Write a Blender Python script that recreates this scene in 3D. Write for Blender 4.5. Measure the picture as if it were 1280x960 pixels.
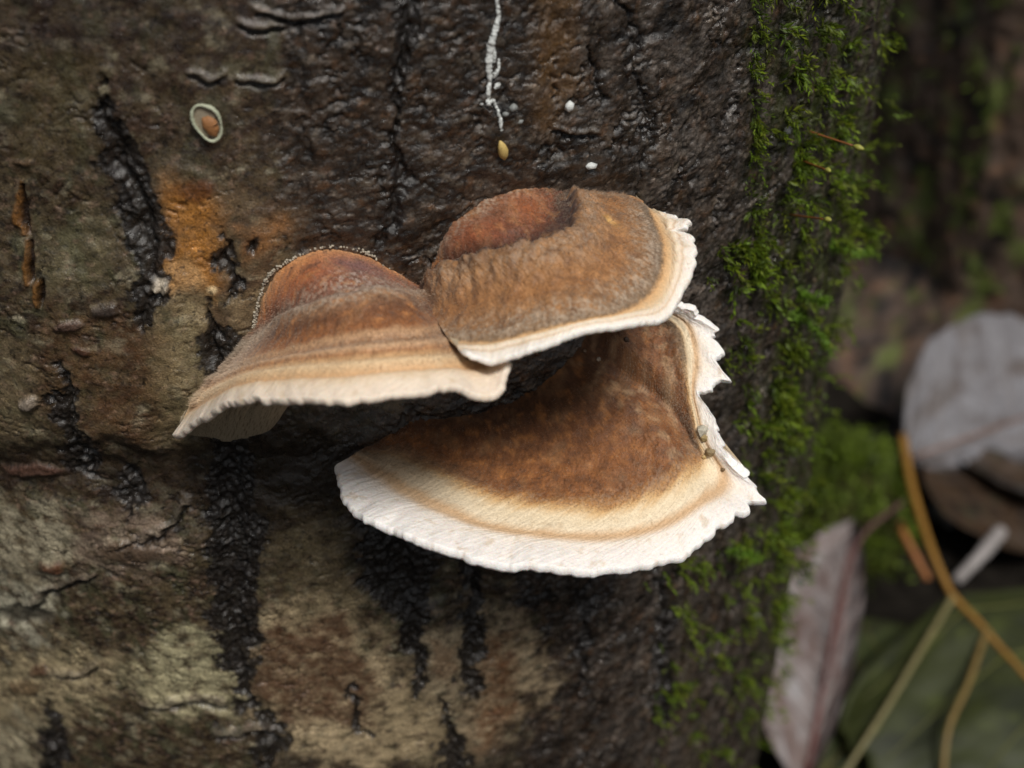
import bpy, math
import numpy as np
rng = np.random.default_rng(7)
for o in list(bpy.data.objects): bpy.data.objects.remove(o)
scene = bpy.context.scene
# ------------------------------------------------------------------ camera
PITCH = math.radians(35); DIST = .155; HF = math.radians(45)
cd = bpy.data.cameras.new('camera'); cam = bpy.data.objects.new('camera', cd)
scene.collection.objects.link(cam); scene.camera = cam
cd.sensor_width = 36; cd.lens = 18 / math.tan(HF / 2); cd.clip_start = .005; cd.clip_end = 200
CAM = np.array([0, -DIST * math.cos(PITCH), DIST * math.sin(PITCH)])
cam.location = CAM; cam.rotation_euler = (math.pi / 2 - PITCH, 0, 0)
cd.dof.use_dof = True; cd.dof.focus_distance = .146; cd.dof.aperture_fstop = 20.0
# ------------------------------------------------------------------ sky, sun, exposure
SUN = np.array([.23, -.46, .86]); SUN /= np.linalg.norm(SUN)
SEL = math.asin(SUN[2]); SAZ = math.atan2(SUN[0], SUN[1])
world = bpy.data.worlds.new('World'); scene.world = world; world.use_nodes = True
wn = world.node_tree.nodes; wl = world.node_tree.links
sky = wn.new('ShaderNodeTexSky'); sky.sky_type = 'NISHITA'; sky.sun_disc = False
sky.sun_elevation = SEL; sky.sun_rotation = SAZ
sky.dust_density = 3; sky.air_density = 1.0
hs = wn.new('ShaderNodeHueSaturation'); hs.inputs['Saturation'].default_value = .30
wl.new(sky.outputs[0], hs.inputs['Color']); wl.new(hs.outputs[0], wn['Background'].inputs['Color'])
wn['Background'].inputs['Strength'].default_value = .05
sd = bpy.data.lights.new('sun', 'SUN'); sd.energy = 3.2; sd.angle = math.radians(18); sd.color = (1, .965, .91)
sun = bpy.data.objects.new('sun', sd); scene.collection.objects.link(sun)
from mathutils import Vector
sun.rotation_euler = Vector(SUN).to_track_quat('Z', 'Y').to_euler()
scene.view_settings.view_transform = 'Standard'; scene.view_settings.look = 'None'
scene.view_settings.gamma = 1; scene.view_settings.use_curve_mapping = False
scene.view_settings.exposure = -.08
# ------------------------------------------------------------------ numeric helpers
FW = np.array([0, math.cos(PITCH), -math.sin(PITCH)]); UP = np.array([0, math.sin(PITCH), math.cos(PITCH)]); RT = np.array([1., 0, 0])
FPX = 640 / math.tan(HF / 2)
XC, YC, R0 = -.035, .0905, .097          # main trunk axis and radius
GROUND = -.280; BG = 1.28      # BG: size of the litter that lies that far below

def rays(px, py):
    px = np.asarray(px, float); py = np.asarray(py, float)
    return FW + RT * ((px - 640) / FPX)[..., None] + UP * ((480 - py) / FPX)[..., None]
def hit(px, py, e=0.):
    """point of the pixel's ray e millimetres above the trunk's bark"""
    v = rays(px, py); r = R0 + np.asarray(e, float) * 1e-3
    a = v[..., 0]**2 + v[..., 1]**2
    b = v[..., 0] * (CAM[0] - XC) + v[..., 1] * (CAM[1] - YC)
    c = (CAM[0] - XC)**2 + (CAM[1] - YC)**2 - r * r
    D = np.maximum(b * b - a * c, 0)
    return CAM + v * ((-b - np.sqrt(D)) / a)[..., None]
def onground(px, py, h=0.):
    v = rays(px, py); h = h * BG; return CAM + v * ((GROUND + h - CAM[2]) / v[..., 2])[..., None]
def gp_(x, y, h=0.): return onground(np.float64(x), np.float64(y), h)
def project(P):
    q = P - CAM; w = q @ FW
    w = np.where(np.abs(w) < 1e-6, 1e-6, w)
    return 640 + FPX * (q @ RT) / w, 480 - FPX * (q @ UP) / w
PT = rng.permutation(4096).astype(np.int32)
def hsh(i, j, s): return PT[(PT[(PT[(i & 4095)] + j) & 4095] + s * 131) & 4095]
GA = rng.random(4096) * 2 * math.pi; GX = np.cos(GA).astype(np.float32); GY = np.sin(GA).astype(np.float32); RV = rng.random(4096).astype(np.float32)
def noise(x, y, s=0):
    i = np.floor(x).astype(np.int32); j = np.floor(y).astype(np.int32); fx = (x - i).astype(np.float32); fy = (y - j).astype(np.float32)
    u = fx * fx * fx * (fx * (6 * fx - 15) + 10); v = fy * fy * fy * (fy * (6 * fy - 15) + 10)
    def g(di, dj):
        k = hsh(i + di, j + dj, s); return GX[k] * (fx - di) + GY[k] * (fy - dj)
    a = g(0, 0); a = a + u * (g(1, 0) - a); b = g(0, 1); b = b + u * (g(1, 1) - b)
    return (a + v * (b - a)) * 1.45
def fbm(x, y, s=0, n=4, gain=.5):
    t = 0; amp = 1; tot = 0
    for k in range(n):
        t = t + amp * noise(x * 2**k, y * 2**k, s + k); tot += amp; amp *= gain
    return t / tot
def ridged(x, y, s=0, n=4):
    t = 0; amp = 1; tot = 0
    for k in range(n):
        t = t + amp * (1 - np.abs(noise(x * 2**k, y * 2**k, s + k)) * 2); tot += amp; amp *= .5
    return t / tot
def voro(x, y, s=0):
    i = np.floor(x).astype(np.int32); j = np.floor(y).astype(np.int32)
    f1 = np.full(x.shape, 9.); f2 = np.full(x.shape, 9.); cid = np.zeros(x.shape)
    for di in (-1, 0, 1):
        for dj in (-1, 0, 1):
            k = hsh(i + di, j + dj, s); k2 = hsh(i + di, j + dj, s + 17)
            dd = np.hypot(i + di + RV[k] - x, j + dj + RV[k2] - y)
            n = dd < f1; f2 = np.where(n, f1, np.minimum(f2, dd)); cid = np.where(n, RV[k], cid); f1 = np.where(n, dd, f1)
    return f1, f2, cid
def sst(a, b, x):
    t = np.clip((x - a) / (b - a), 0, 1); return t * t * (3 - 2 * t)
def lin(c):
    c = np.asarray(c, np.float32) / 255; return np.where(c < .04045, c / 12.92, ((c + .055) / 1.055)**2.4)
def mixc(C, col, m): return C + (lin(col) * 1.0 - C) * np.asarray(m)[..., None]

def catmull(Pk, t):
    """smooth interpolation of control points Pk (K,...) at parameters t in [0,K-1]"""
    K = len(Pk); t = np.clip(t, 0, K - 1 - 1e-9); i = t.astype(int); f = (t - i)[(...,) + (None,) * (Pk.ndim - 1)]
    p1 = Pk[i]; p2 = Pk[i + 1]
    p0 = np.where((i > 0)[(...,) + (None,) * (Pk.ndim - 1)], Pk[np.maximum(i - 1, 0)], 2 * p1 - p2)
    p3 = np.where((i < K - 2)[(...,) + (None,) * (Pk.ndim - 1)], Pk[np.minimum(i + 2, K - 1)], 2 * p2 - p1)
    return .5 * (2 * p1 + (p2 - p0) * f + (2 * p0 - 5 * p1 + 4 * p2 - p3) * f**2 + (3 * p1 - p0 - 3 * p2 + p3) * f**3)

# ------------------------------------------------------------------ object helpers
def link(o, parent=None):
    scene.collection.objects.link(o)
    if parent is not None: o.parent = parent
    return o
def tag(o, label=None, cat=None, group=None, kind=None):
    for k, v in (('label', label), ('category', cat), ('group', group), ('kind', kind)):
        if v: o[k] = v
    return o
def thing(name, label, cat, loc=(0, 0, 0), group=None):
    o = bpy.data.objects.new(name, None); o.empty_display_size = .01; o.location = loc
    return tag(link(o), label, cat, group)
def mesh(name, V, F, mat, parent=None, C=None, N=None, smooth=True, loc=None):
    V = np.asarray(V, float); F = np.asarray(F, np.int32)
    if parent is not None and loc is None: V = V - np.array(parent.matrix_basis.translation)
    me = bpy.data.meshes.new(name); me.vertices.add(len(V)); me.vertices.foreach_set('co', V.astype(np.float32).ravel())
    k = F.shape[1]; me.loops.add(F.size); me.loops.foreach_set('vertex_index', F.ravel())
    me.polygons.add(len(F)); me.polygons.foreach_set('loop_start', np.arange(0, F.size, k, dtype=np.int32))
    me.polygons.foreach_set('use_smooth', np.full(len(F), smooth))
    me.update(calc_edges=True)
    if C is not None:
        a = me.color_attributes.new('Col', 'FLOAT_COLOR', 'POINT')
        cc = np.ones((len(V), 4), np.float32); cc[:, :3] = np.clip(C, .004, .92); a.data.foreach_set('color', cc.ravel())
    if N is not None: me.normals_split_custom_set_from_vertices([tuple(n) for n in N])
    me.materials.append(mat)
    o = bpy.data.objects.new(name, me)
    if loc is not None: o.location = loc
    return link(o, parent)
def gridfaces(nu, nv, wrap=False):
    i, j = np.meshgrid(np.arange(nu if wrap else nu - 1), np.arange(nv - 1), indexing='ij')
    i2 = (i + 1) % nu
    return np.stack([i * nv + j, i2 * nv + j, i2 * nv + j + 1, i * nv + j + 1], -1).reshape(-1, 4)
def submesh(V, F, sel, *arr):
    f = F[sel]; u, inv = np.unique(f, return_inverse=True)
    return (V[u], inv.reshape(f.shape)) + tuple(a[u] for a in arr)
def tube(path, rad, n=8, flat=1.0, up=(0, 0, 1)):
    """closed tapered tube along a path"""
    path = np.asarray(path, float); rad = np.broadcast_to(np.asarray(rad, float), (len(path),))
    T = np.gradient(path, axis=0); T /= np.linalg.norm(T, axis=1)[:, None]
    A = np.cross(T, np.array(up, float)); A /= np.linalg.norm(A, axis=1)[:, None] + 1e-12; B = np.cross(A, T)
    th = np.arange(n) / n * 2 * math.pi
    V = path[:, None] + rad[:, None, None] * (np.cos(th)[None, :, None] * A[:, None] + flat * np.sin(th)[None, :, None] * B[:, None])
    m = len(path); F = []
    for i in range(m - 1):
        for k in range(n): F.append((i * n + k, i * n + (k + 1) % n, (i + 1) * n + (k + 1) % n, (i + 1) * n + k))
    V = V.reshape(-1, 3); V = np.vstack([V, path[0], path[-1]])
    for k in range(n):
        F.append((len(V) - 2, (k + 1) % n, k, k)); F.append((len(V) - 1, (m - 1) * n + k, (m - 1) * n + (k + 1) % n, (m - 1) * n + (k + 1) % n))
    return V, F
def bmesh_obj(name, V, F, mat, parent=None, C=None):
    """mesh with mixed quads and triangles (repeated last index marks a triangle)"""
    off = np.array(parent.matrix_basis.translation) if parent is not None else 0
    me = bpy.data.meshes.new(name); me.from_pydata((np.asarray(V) - off).tolist(), [], [tuple(dict.fromkeys(int(q) for q in f)) for f in F])
    for p in me.polygons: p.use_smooth = True
    if C is not None:
        a = me.color_attributes.new('Col', 'FLOAT_COLOR', 'POINT'); cc = np.ones((len(V), 4), np.float32); cc[:, :3] = C; a.data.foreach_set('color', cc.ravel())
    me.materials.append(mat); return link(bpy.data.objects.new(name, me), parent)

# ------------------------------------------------------------------ materials
def mat(name, col=(.5, .5, .5), attr=False, rough=.6, spec=.4, nscale=2500, nvar=.25, bump=.00008, bscale=3000, sss=0., transl=0., rvar=0., coat=0., sheen=0., pores=0.):
    m = bpy.data.materials.new(name); m.use_nodes = True; n = m.node_tree.nodes; l = m.node_tree.links
    b = n['Principled BSDF']; tc = n.new('ShaderNodeTexCoord')
    nz = n.new('ShaderNodeTexNoise'); nz.inputs['Scale'].default_value = nscale; nz.inputs['Detail'].default_value = 4; nz.inputs['Roughness'].default_value = .65
    l.new(tc.outputs['Object'], nz.inputs['Vector'])
    mr = n.new('ShaderNodeMapRange'); mr.inputs['From Min'].default_value = .25; mr.inputs['From Max'].default_value = .75
    mr.inputs['To Min'].default_value = 1 - nvar; mr.inputs['To Max'].default_value = 1 + nvar
    l.new(nz.outputs['Fac'], mr.inputs['Value'])
    mx = n.new('ShaderNodeMix'); mx.data_type = 'RGBA'; mx.blend_type = 'MULTIPLY'; mx.inputs['Factor'].default_value = 1
    if attr:
        a = n.new('ShaderNodeAttribute'); a.attribute_name = 'Col'; l.new(a.outputs['Color'], mx.inputs['A'])
    else: mx.inputs['A'].default_value = (*col, 1)
    l.new(mr.outputs[0], mx.inputs['B'])
    if pores:
        for sc, lo, hi, a_, b_ in ((pores, .56, .66, 1, .32), (pores * .45, .58, .66, 1, .4), (pores * 1.3, .60, .68, 1, 2.0)):
            pn = n.new('ShaderNodeTexNoise'); pn.inputs['Scale'].default_value = sc; pn.inputs['Detail'].default_value = 5; pn.inputs['Roughness'].default_value = .7; pn.inputs['Distortion'].default_value = .6
            vo = n.new('ShaderNodeVectorMath'); vo.operation = 'ADD'; vo.inputs[1].default_value = (sc, a_, hi * 9); l.new(tc.outputs['Object'], vo.inputs[0]); l.new(vo.outputs[0], pn.inputs['Vector'])
            pr = n.new('ShaderNodeMapRange'); pr.inputs['From Min'].default_value = lo; pr.inputs['From Max'].default_value = hi; pr.inputs['To Min'].default_value = a_; pr.inputs['To Max'].default_value = b_; l.new(pn.outputs['Fac'], pr.inputs['Value'])
            m2 = n.new('ShaderNodeMix'); m2.data_type = 'RGBA'; m2.blend_type = 'MULTIPLY'; m2.inputs['Factor'].default_value = 1
            l.new(mx.outputs['Result'], m2.inputs['A']); l.new(pr.outputs[0], m2.inputs['B']); mx = m2
    l.new(mx.outputs['Result'], b.inputs['Base Color'])
    b.inputs['Roughness'].default_value = rough; b.inputs['Specular IOR Level'].default_value = spec
    if rvar:
        n3 = n.new('ShaderNodeTexNoise'); n3.inputs['Scale'].default_value = bscale * .35; n3.inputs['Detail'].default_value = 3; l.new(tc.outputs['Object'], n3.inputs['Vector'])
        m3 = n.new('ShaderNodeMapRange'); m3.inputs['From Min'].default_value = .3; m3.inputs['From Max'].default_value = .7
        m3.inputs['To Min'].default_value = rough - rvar; m3.inputs['To Max'].default_value = rough + rvar
        l.new(n3.outputs['Fac'], m3.inputs['Value']); l.new(m3.outputs[0], b.inputs['Roughness'])
    if bump:
        n2 = n.new('ShaderNodeTexNoise'); n2.inputs['Scale'].default_value = bscale; n2.inputs['Detail'].default_value = 4; n2.inputs['Roughness'].default_value = .6; l.new(tc.outputs['Object'], n2.inputs['Vector'])
        bp = n.new('ShaderNodeBump'); bp.inputs['Distance'].default_value = bump; bp.inputs['Strength'].default_value = 1
        l.new(n2.outputs['Fac'], bp.inputs['Height']); l.new(bp.outputs[0], b.inputs['Normal'])
    if sss:
        b.inputs['Subsurface Weight'].default_value = sss; b.inputs['Subsurface Radius'].default_value = (1, .6, .4); b.inputs['Subsurface Scale'].default_value = .0009
    if sheen:
        b.inputs['Sheen Weight'].default_value = sheen; b.inputs['Sheen Roughness'].default_value = .5
    if coat: b.inputs['Coat Weight'].default_value = coat; b.inputs['Coat Roughness'].default_value = .2
    if transl:
        tr = n.new('ShaderNodeBsdfTranslucent'); l.new(mx.outputs['Result'], tr.inputs['Color'])
        ms = n.new('ShaderNodeMixShader'); ms.inputs[0].default_value = transl
        l.new(b.outputs[0], ms.inputs[1]); l.new(tr.outputs[0], ms.inputs[2]); l.new(ms.outputs[0], n['Material Output'].inputs['Surface'])
    return m
M_bark = mat('wet bark', attr=True, rough=.33, spec=.8, nscale=4200, nvar=.6, bump=.00013, bscale=4200, rvar=.24, pores=1100)
M_cap = mat('velvety fungus cap', attr=True, rough=.55, spec=.35, nscale=3600, nvar=.22, bump=.00010, bscale=3600, sheen=.12)
M_margin = mat('white fungus margin', attr=True, rough=.6, spec=.3, nscale=2600, nvar=.10, bump=.00010, bscale=2600, sss=.25)
M_pore = mat('pore surface', attr=True, rough=.7, spec=.2, nscale=3500, nvar=.25, bump=.00012, bscale=3500)
M_hair = mat('fungus hair', attr=True, rough=.6, spec=.3, nvar=.1, bump=0)
M_moss = mat('moss leaf', attr=True, rough=.5, spec=.35, nvar=.2, bump=0, transl=.35)
M_white = mat('white resin crust', (.62, .64, .62), rough=.5, nscale=3000, nvar=.25, bump=.0001)
M_amber = mat('amber husk', attr=True, rough=.55, nscale=5000, nvar=.25, bump=.00008, bscale=6000)
M_bead = mat('pale beads', (.42, .37, .29), rough=.6, nscale=2500, nvar=.4)
M_grit = mat('grit', (.36, .30, .21), rough=.5, nscale=3000, nvar=.4)
M_soil = mat('soil', (.012, .010, .008), rough=1, spec=.08, nscale=120, nvar=.7, bump=.004, bscale=150)
M_soil2 = mat('mossy soil', attr=True, rough=.9, spec=.1, nscale=300, nvar=.5, bump=.001, bscale=400)
M_leafgrey = mat('grey dead leaf', attr=True, rough=.6, nscale=300, nvar=.25, bump=.0002, bscale=700, transl=.1)
M_vein = mat('leaf vein', attr=True, rough=.5, nscale=500, nvar=.25, bump=.0001, bscale=900)

# ------------------------------------------------------------------ ground
gx = np.concatenate([-np.geomspace(60, .6, 14), np.linspace(-.5, .9, 141), np.geomspace(1, 60, 14)])
gy = np.concatenate([-np.geomspace(60, .6, 14), np.linspace(-.5, 1.1, 161), np.geomspace(1.2, 60, 14)])
GXX, GYY = np.meshgrid(gx, gy, indexing='ij')
near = sst(1.6, .6, np.hypot(GXX, GYY - .2))
GZ = GROUND - .004 + near * (.012 * fbm(GXX * 12, GYY * 12, 3) + .006 * fbm(GXX * 60, GYY * 60, 9)) + (1 - near) * .03 * fbm(GXX * .8, GYY * .8, 5)
GZ = np.where(np.hypot(GXX, GYY - .2) < .5, np.minimum(GZ, GROUND + .004), GZ)
tag(mesh('ground', np.stack([GXX, GYY, GZ], -1).reshape(-1, 3), gridfaces(len(gx), len(gy)), M_soil), kind='structure')

# ------------------------------------------------------------------ main trunk
D2 = math.radians
th = np.concatenate([np.arange(-180, -48, 3.), np.arange(-48, -26, .2), np.arange(-26, 50, .126), np.arange(50, 84, .3), np.arange(84, 180, 3.)]) * math.pi / 180
zz = np.concatenate([np.arange(-296, -150, 2.), np.arange(-150, -82, .4), np.arange(-82, 54, .208), np.arange(54, 90, 1.), np.geomspace(90, 2500, 50)]) * 1e-3
NT, NZ = len(th), len(zz)
TH, ZZ = (q.astype(np.float32) for q in np.meshgrid(th, zz, indexing='ij'))
def cyl(T, Z, r): return np.stack([XC + r * np.sin(T), YC - r * np.cos(T), Z], -1)
S = TH * R0 * 1e3; Zm = ZZ * 1e3                     # millimetres along the bark
PX, PY = (q.astype(np.float32) for q in project(cyl(TH, ZZ, R0)))
seen = (np.abs(TH) < D2(83)) & (Zm < 70) & (PX > -250) & (PX < 1300) & (PY > -200) & (PY < 1200)
PX = np.where(seen, PX, -5000); PY = np.where(seen, PY, -5000)
# warped pixel coordinates so that every patch gets an uneven outline
wn1 = fbm(S / 4, Zm / 4, 20, 5); wn2 = fbm(S / 4, Zm / 4, 40, 5)
WX = PX + 22 * wn1; WY = PY + 22 * wn2
def region(poly, soft=6, warp=1.0):
    """soft mask of a polygon in warped coordinates"""
    poly = np.array(poly, float); out = np.zeros(PX.shape)
    x = PX + warp * (WX - PX); y = PY + warp * (WY - PY)
    bb = (x > poly[:, 0].min() - 4 * soft) & (x < poly[:, 0].max() + 4 * soft) & (y > poly[:, 1].min() - 4 * soft) & (y < poly[:, 1].max() + 4 * soft)
    xs = x[bb]; ys = y[bb]
    if xs.size == 0: return out
    d = np.full(xs.shape, 1e9); ins = np.zeros(xs.shape, bool); n = len(poly)
    for k in range(n):
        a = poly[k]; b = poly[(k + 1) % n]; e = b - a
        t = np.clip(((xs - a[0]) * e[0] + (ys - a[1]) * e[1]) / (e @ e + 1e-9), 0, 1)
        d = np.minimum(d, np.hypot(xs - a[0] - t * e[0], ys - a[1] - t * e[1]))
        c = (a[1] > ys) != (b[1] > ys)
        ins ^= c & (xs < (b[0] - a[0]) * (ys - a[1]) / (b[1] - a[1] + 1e-12) + a[0])
    out[bb] = sst(-soft, soft, np.where(ins, d, -d)); return out
def stroke(pts, w, soft=3, warp=.5):
    """mask of a line with varying half width; pts (x,y,halfwidth)"""
    out = np.full(PX.shape, -1e3); x = PX + warp * (WX - PX); y = PY + warp * (WY - PY)
    P = np.array(pts, float); m = (P[:, 2].max() * w + 5 * soft + 10)
    bb = (x > P[:, 0].min() - m) & (x < P[:, 0].max() + m) & (y > P[:, 1].min() - m) & (y < P[:, 1].max() + m)
    xs = x[bb]; ys = y[bb]; o = np.full(xs.shape, -1e3)
    for a, b in zip(P[:-1], P[1:]):
        e = b[:2] - a[:2]; t = np.clip(((xs - a[0]) * e[0] + (ys - a[1]) * e[1]) / (e @ e + 1e-9), 0, 1)
        o = np.maximum(o, (a[2] + t * (b[2] - a[2])) * w - np.hypot(xs - a[0] - t * e[0], ys - a[1] - t * e[1]))
    out[bb] = o; return sst(-soft, soft, out)
def blob(x, y, rx, ry, rot=0, soft=.35, warp=1.0):
    c, s = math.cos(D2(rot)), math.sin(D2(rot)); dx = PX + warp * (WX - PX) - x; dy = PY + warp * (WY - PY) - y
    return sst(1 + soft, 1 - soft, np.hypot((dx * c + dy * s) / rx, (-dx * s + dy * c) / ry))

# --- masks of the bark's kinds
rough = np.maximum.reduce([
    region([(300, -260), (345, 60), (335, 190), (330, 270), (370, 310), (500, 420), (640, 420), (900, 420), (900, -260)], 20, 3.2),
    region([(640, 380), (900, 380), (870, 700), (840, 1200), (640, 1200), (655, 900), (690, 800), (600, 700), (440, 690), (430, 560)], 14, 2.0),
    region([(300, 520), (470, 500), (450, 620), (430, 650), (330, 560)], 16) * .5])
rough = np.where(seen, rough, sst(-.1, .35, fbm(S / 25, Zm / 50, 77)))
right = sst(800, 900, WX)                           # grey side that turns away to the moss
rough = np.maximum(rough, right)
# --- base colours
n_big = fbm(S / 9, Zm / 14, 1, 4); n_mid = fbm(S / 2.6, Zm / 2.6, 2, 5); n_fine = fbm(S / .6, Zm / .6, 3, 4)
diag = fbm((S + .6 * Zm) / 5.5, (Zm - .6 * S) / 1.3, 4, 4)
C = np.ones(PX.shape + (3,), np.float32) * lin((92, 81, 62))
C = mixc(C, (62, 47, 37), .9 * sst(-.1, .25, n_mid * .5 + diag * .6))
C = mixc(C, (152, 147, 126), .8 * sst(.08, .4, fbm(S / 4, Zm / 3, 6, 6, .6)))
C = mixc(C, (76, 80, 60), .6 * sst(.0, .3, fbm(S / 3, Zm / 5, 8, 5)))
C = mixc(C, (38, 31, 27), .85 * sst(.04, .32, fbm(S / 3.2, Zm / 1.7, 9, 6, .6)))
C = mixc(C, (150, 126, 110), .55 * sst(.18, .42, fbm(S / 1.4, Zm / 1.1, 11, 5)))
C = mixc(C, (30, 25, 22), .7 * sst(.2, .40, fbm(S / .9, Zm / .7, 17, 4)))
# rough dark bark
Cr = np.ones(C.shape) * lin((64, 54, 46))
Cr = mixc(Cr, (34, 29, 26), sst(-.1, .3, fbm(S / 3, Zm / 3.4, 12, 4)))
Cr = mixc(Cr, (98, 90, 81), .8 * sst(.08, .4, fbm(S / 2.5, Zm / 1.6, 13, 5)))
Cr = mixc(Cr, (92, 67, 47), .6 * sst(.1, .4, fbm(S / 2.0, Zm / 1.6, 14, 4)))
Cr = mixc(Cr, (140, 128, 118), .6 * sst(.25, .45, fbm(S / 1.0, Zm / .5, 16, 4)))
Cr = mixc(Cr, (100, 94, 90), .65 * np.where(seen, sst(640, 860, WX), 0) * sst(-.3, .3, fbm(S / 3, Zm / 6, 15, 3)))
C = C + (Cr - C) * rough[..., None]
# --- height field, millimetres
q1 = fbm(S / 5, Zm / 5, 81, 4); q2 = fbm(S / 5, Zm / 5, 85, 4); q3 = fbm(S / 1.3, Zm / 1.3, 88, 3)
def crease(sx, sz, sd_, w=.16, k=.8):
    """0 in thin winding cracks, 1 on the plates between them"""
    return sst(0, w, np.abs(noise(S / sx + 1.6 * q1 * k + .35 * q3, Zm / sz + 1.8 * q2 * k + .35 * q3 + .12 * S / sx, sd_)))
cA = crease(4.2, 2.0, 5); cB = crease(2.0, 1.0, 8, .2); cC = crease(1.0, .55, 11, .28); cV = crease(2.6, 14, 14, .12, .5)
vary = sst(-.25, .25, fbm(S / 8, Zm / 8, 97, 3))
crack = cA * (cB * vary + 1 - vary)
cid = .5 + fbm(S / 2.2 + q1, Zm / 1.3 + q2, 98, 3)
wr = ridged(S / 3.4 + .8 * q1, Zm / 1.7 + .9 * q2, 30, 4)
vert = ridged(S / 3.2 + .5 * wn1, Zm / 26, 33, 3)
H = .55 * n_big + .16 * n_mid + .05 * n_fine
H_smooth = .05 * diag + .08 * n_mid + .30 * fbm(S / 6, Zm / 7, 34, 3) - .28 * sst(.10, 0, np.abs(noise(S / 3.3 + 1.5 * q1, Zm / 1.8 + 1.5 * q2, 35))) * sst(.0, .3, fbm(S / 6, Zm / 5, 36, 2)) + .035 * fbm(S / .35, Zm / .35, 31, 3)
topr = np.where(seen, sst(560, 740, PX), .5)
fine2 = fbm(S / .45, Zm / .32, 101, 4); patch = sst(-.2, .3, fbm(S / 7, Zm / 9, 102, 3))
m1 = sst(-.05, .3, fbm(S / 6, Zm / 5, 103, 3)); m2 = sst(-.05, .3, fbm(S / 5, Zm / 7, 104, 3))
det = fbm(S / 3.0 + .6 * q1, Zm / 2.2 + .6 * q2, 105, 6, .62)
H_rough = .48 * det + .36 * (cA - 1) * (.2 + .8 * m2) + .14 * (cB - 1) * m1 + .14 * (cC - 1) * m2 * m1 + .12 * wr * m1 * (1 - .6 * topr) + .65 * (cV - 1) * (.45 + .55 * topr) * m2 + .28 * vert * topr + .10 * n_fine
H += H_smooth * (1 - rough) + H_rough * rough
C *= (1 - .70 * (rough * (1 - crack))[..., None])  # darker in the cracks of the rough bark
C *= np.clip(1 + rough * (1.1 * det + 1.0 * fbm(S / 6, Zm / 5, 106, 3) + .7 * fbm(S / .4, Zm / .3, 107, 2)), .3, 2.4)[..., None]  # ridge highlights painted in: crests lighter, hollows darker; plus random tone
# faint crack net in the smooth bark at the lower left
net = region([(60, 690), (200, 640), (320, 560), (330, 760), (420, 900), (420, 1100), (-200, 1100), (-200, 840), (60, 800)], 25)
f1c, f2c, cidc = voro(S / 2.9 + 1.1 * n_mid, Zm / 2.3 + 1.0 * wn1, 23)
ck = sst(.075, .0, f2c - f1c) * net * sst(-.25, .15, fbm(S / 6, Zm / 6, 44, 2))
H -= .45 * ck; C = mixc(C, (28, 22, 18), .85 * ck)
H += .15 * net * (cidc - .5)
C *= (1 + .5 * net * (cidc - .5))[..., None]

# --- painted patches of the bark (its own pigment, plus painted shade below the bulge): (mask, colour, strength)
def paint(m, col, k=1.0):
    global C
    C = mixc(C, col, m * k)
grain = np.clip(.72 + 1.3 * fbm(S / 3, Zm / 2.6, 51, 6, .65), 0, 1)
paint(region([(0, 20), (290, 60), (330, 180), (240, 240), (130, 250), (0, 190)], 30), (66, 52, 44), .45 * grain)
paint(region([(0, -20), (340, -20), (330, 60), (0, 70)], 25), (44, 34, 32), .6 * grain)
paint(region([(20, 70), (120, 60), (130, 200), (20, 220)], 25), (100, 92, 62), .4 * grain)
scar_a = region([(208, 228), (258, 232), (274, 262), (280, 330), (266, 366), (210, 356), (200, 330), (210, 300)], 18, 1.0)
scar_b = region([(300, 282), (358, 278), (364, 306), (320, 318), (300, 330)], 12, 1.3)
paint(region([(196, 210), (300, 236), (380, 270), (330, 420), (250, 410), (196, 380)], 20), (130, 108, 84), .6 * grain)
H = H - .5 * scar_a * fbm(S / 1.3, Zm / 1.3, 88, 3) * 0
paint(scar_a, (176, 122, 58), .9 * np.clip(grain + .25, 0, 1)); paint(scar_b, (150, 104, 60), .75 * grain)
paint(blob(228, 345, 26, 20), (214, 176, 128), .75 * grain); paint(blob(245, 235, 30, 14), (92, 46, 20), .6)
paint(blob(264, 361, 7, 5, 0, .5, .3), (250, 225, 180), .95)
paint(region([(196, 372), (262, 366), (262, 470), (240, 560), (205, 560), (190, 440)], 16), (164, 152, 118), .6 * grain)
paint(region([(285, 370), (325, 360), (318, 420), (290, 430)], 10), (156, 140, 110), .6 * grain)
paint(region([(60, 380), (210, 400), (220, 545), (120, 540), (60, 500)], 30), (112, 82, 56), .55 * grain)
paint(region([(-40, 400), (40, 430), (60, 560), (-40, 560)], 22), (148, 134, 106), .55 * grain)
paint(region([(40, 280), (130, 260), (150, 350), (60, 360)], 24), (124, 120, 92), .45 * grain)
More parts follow.
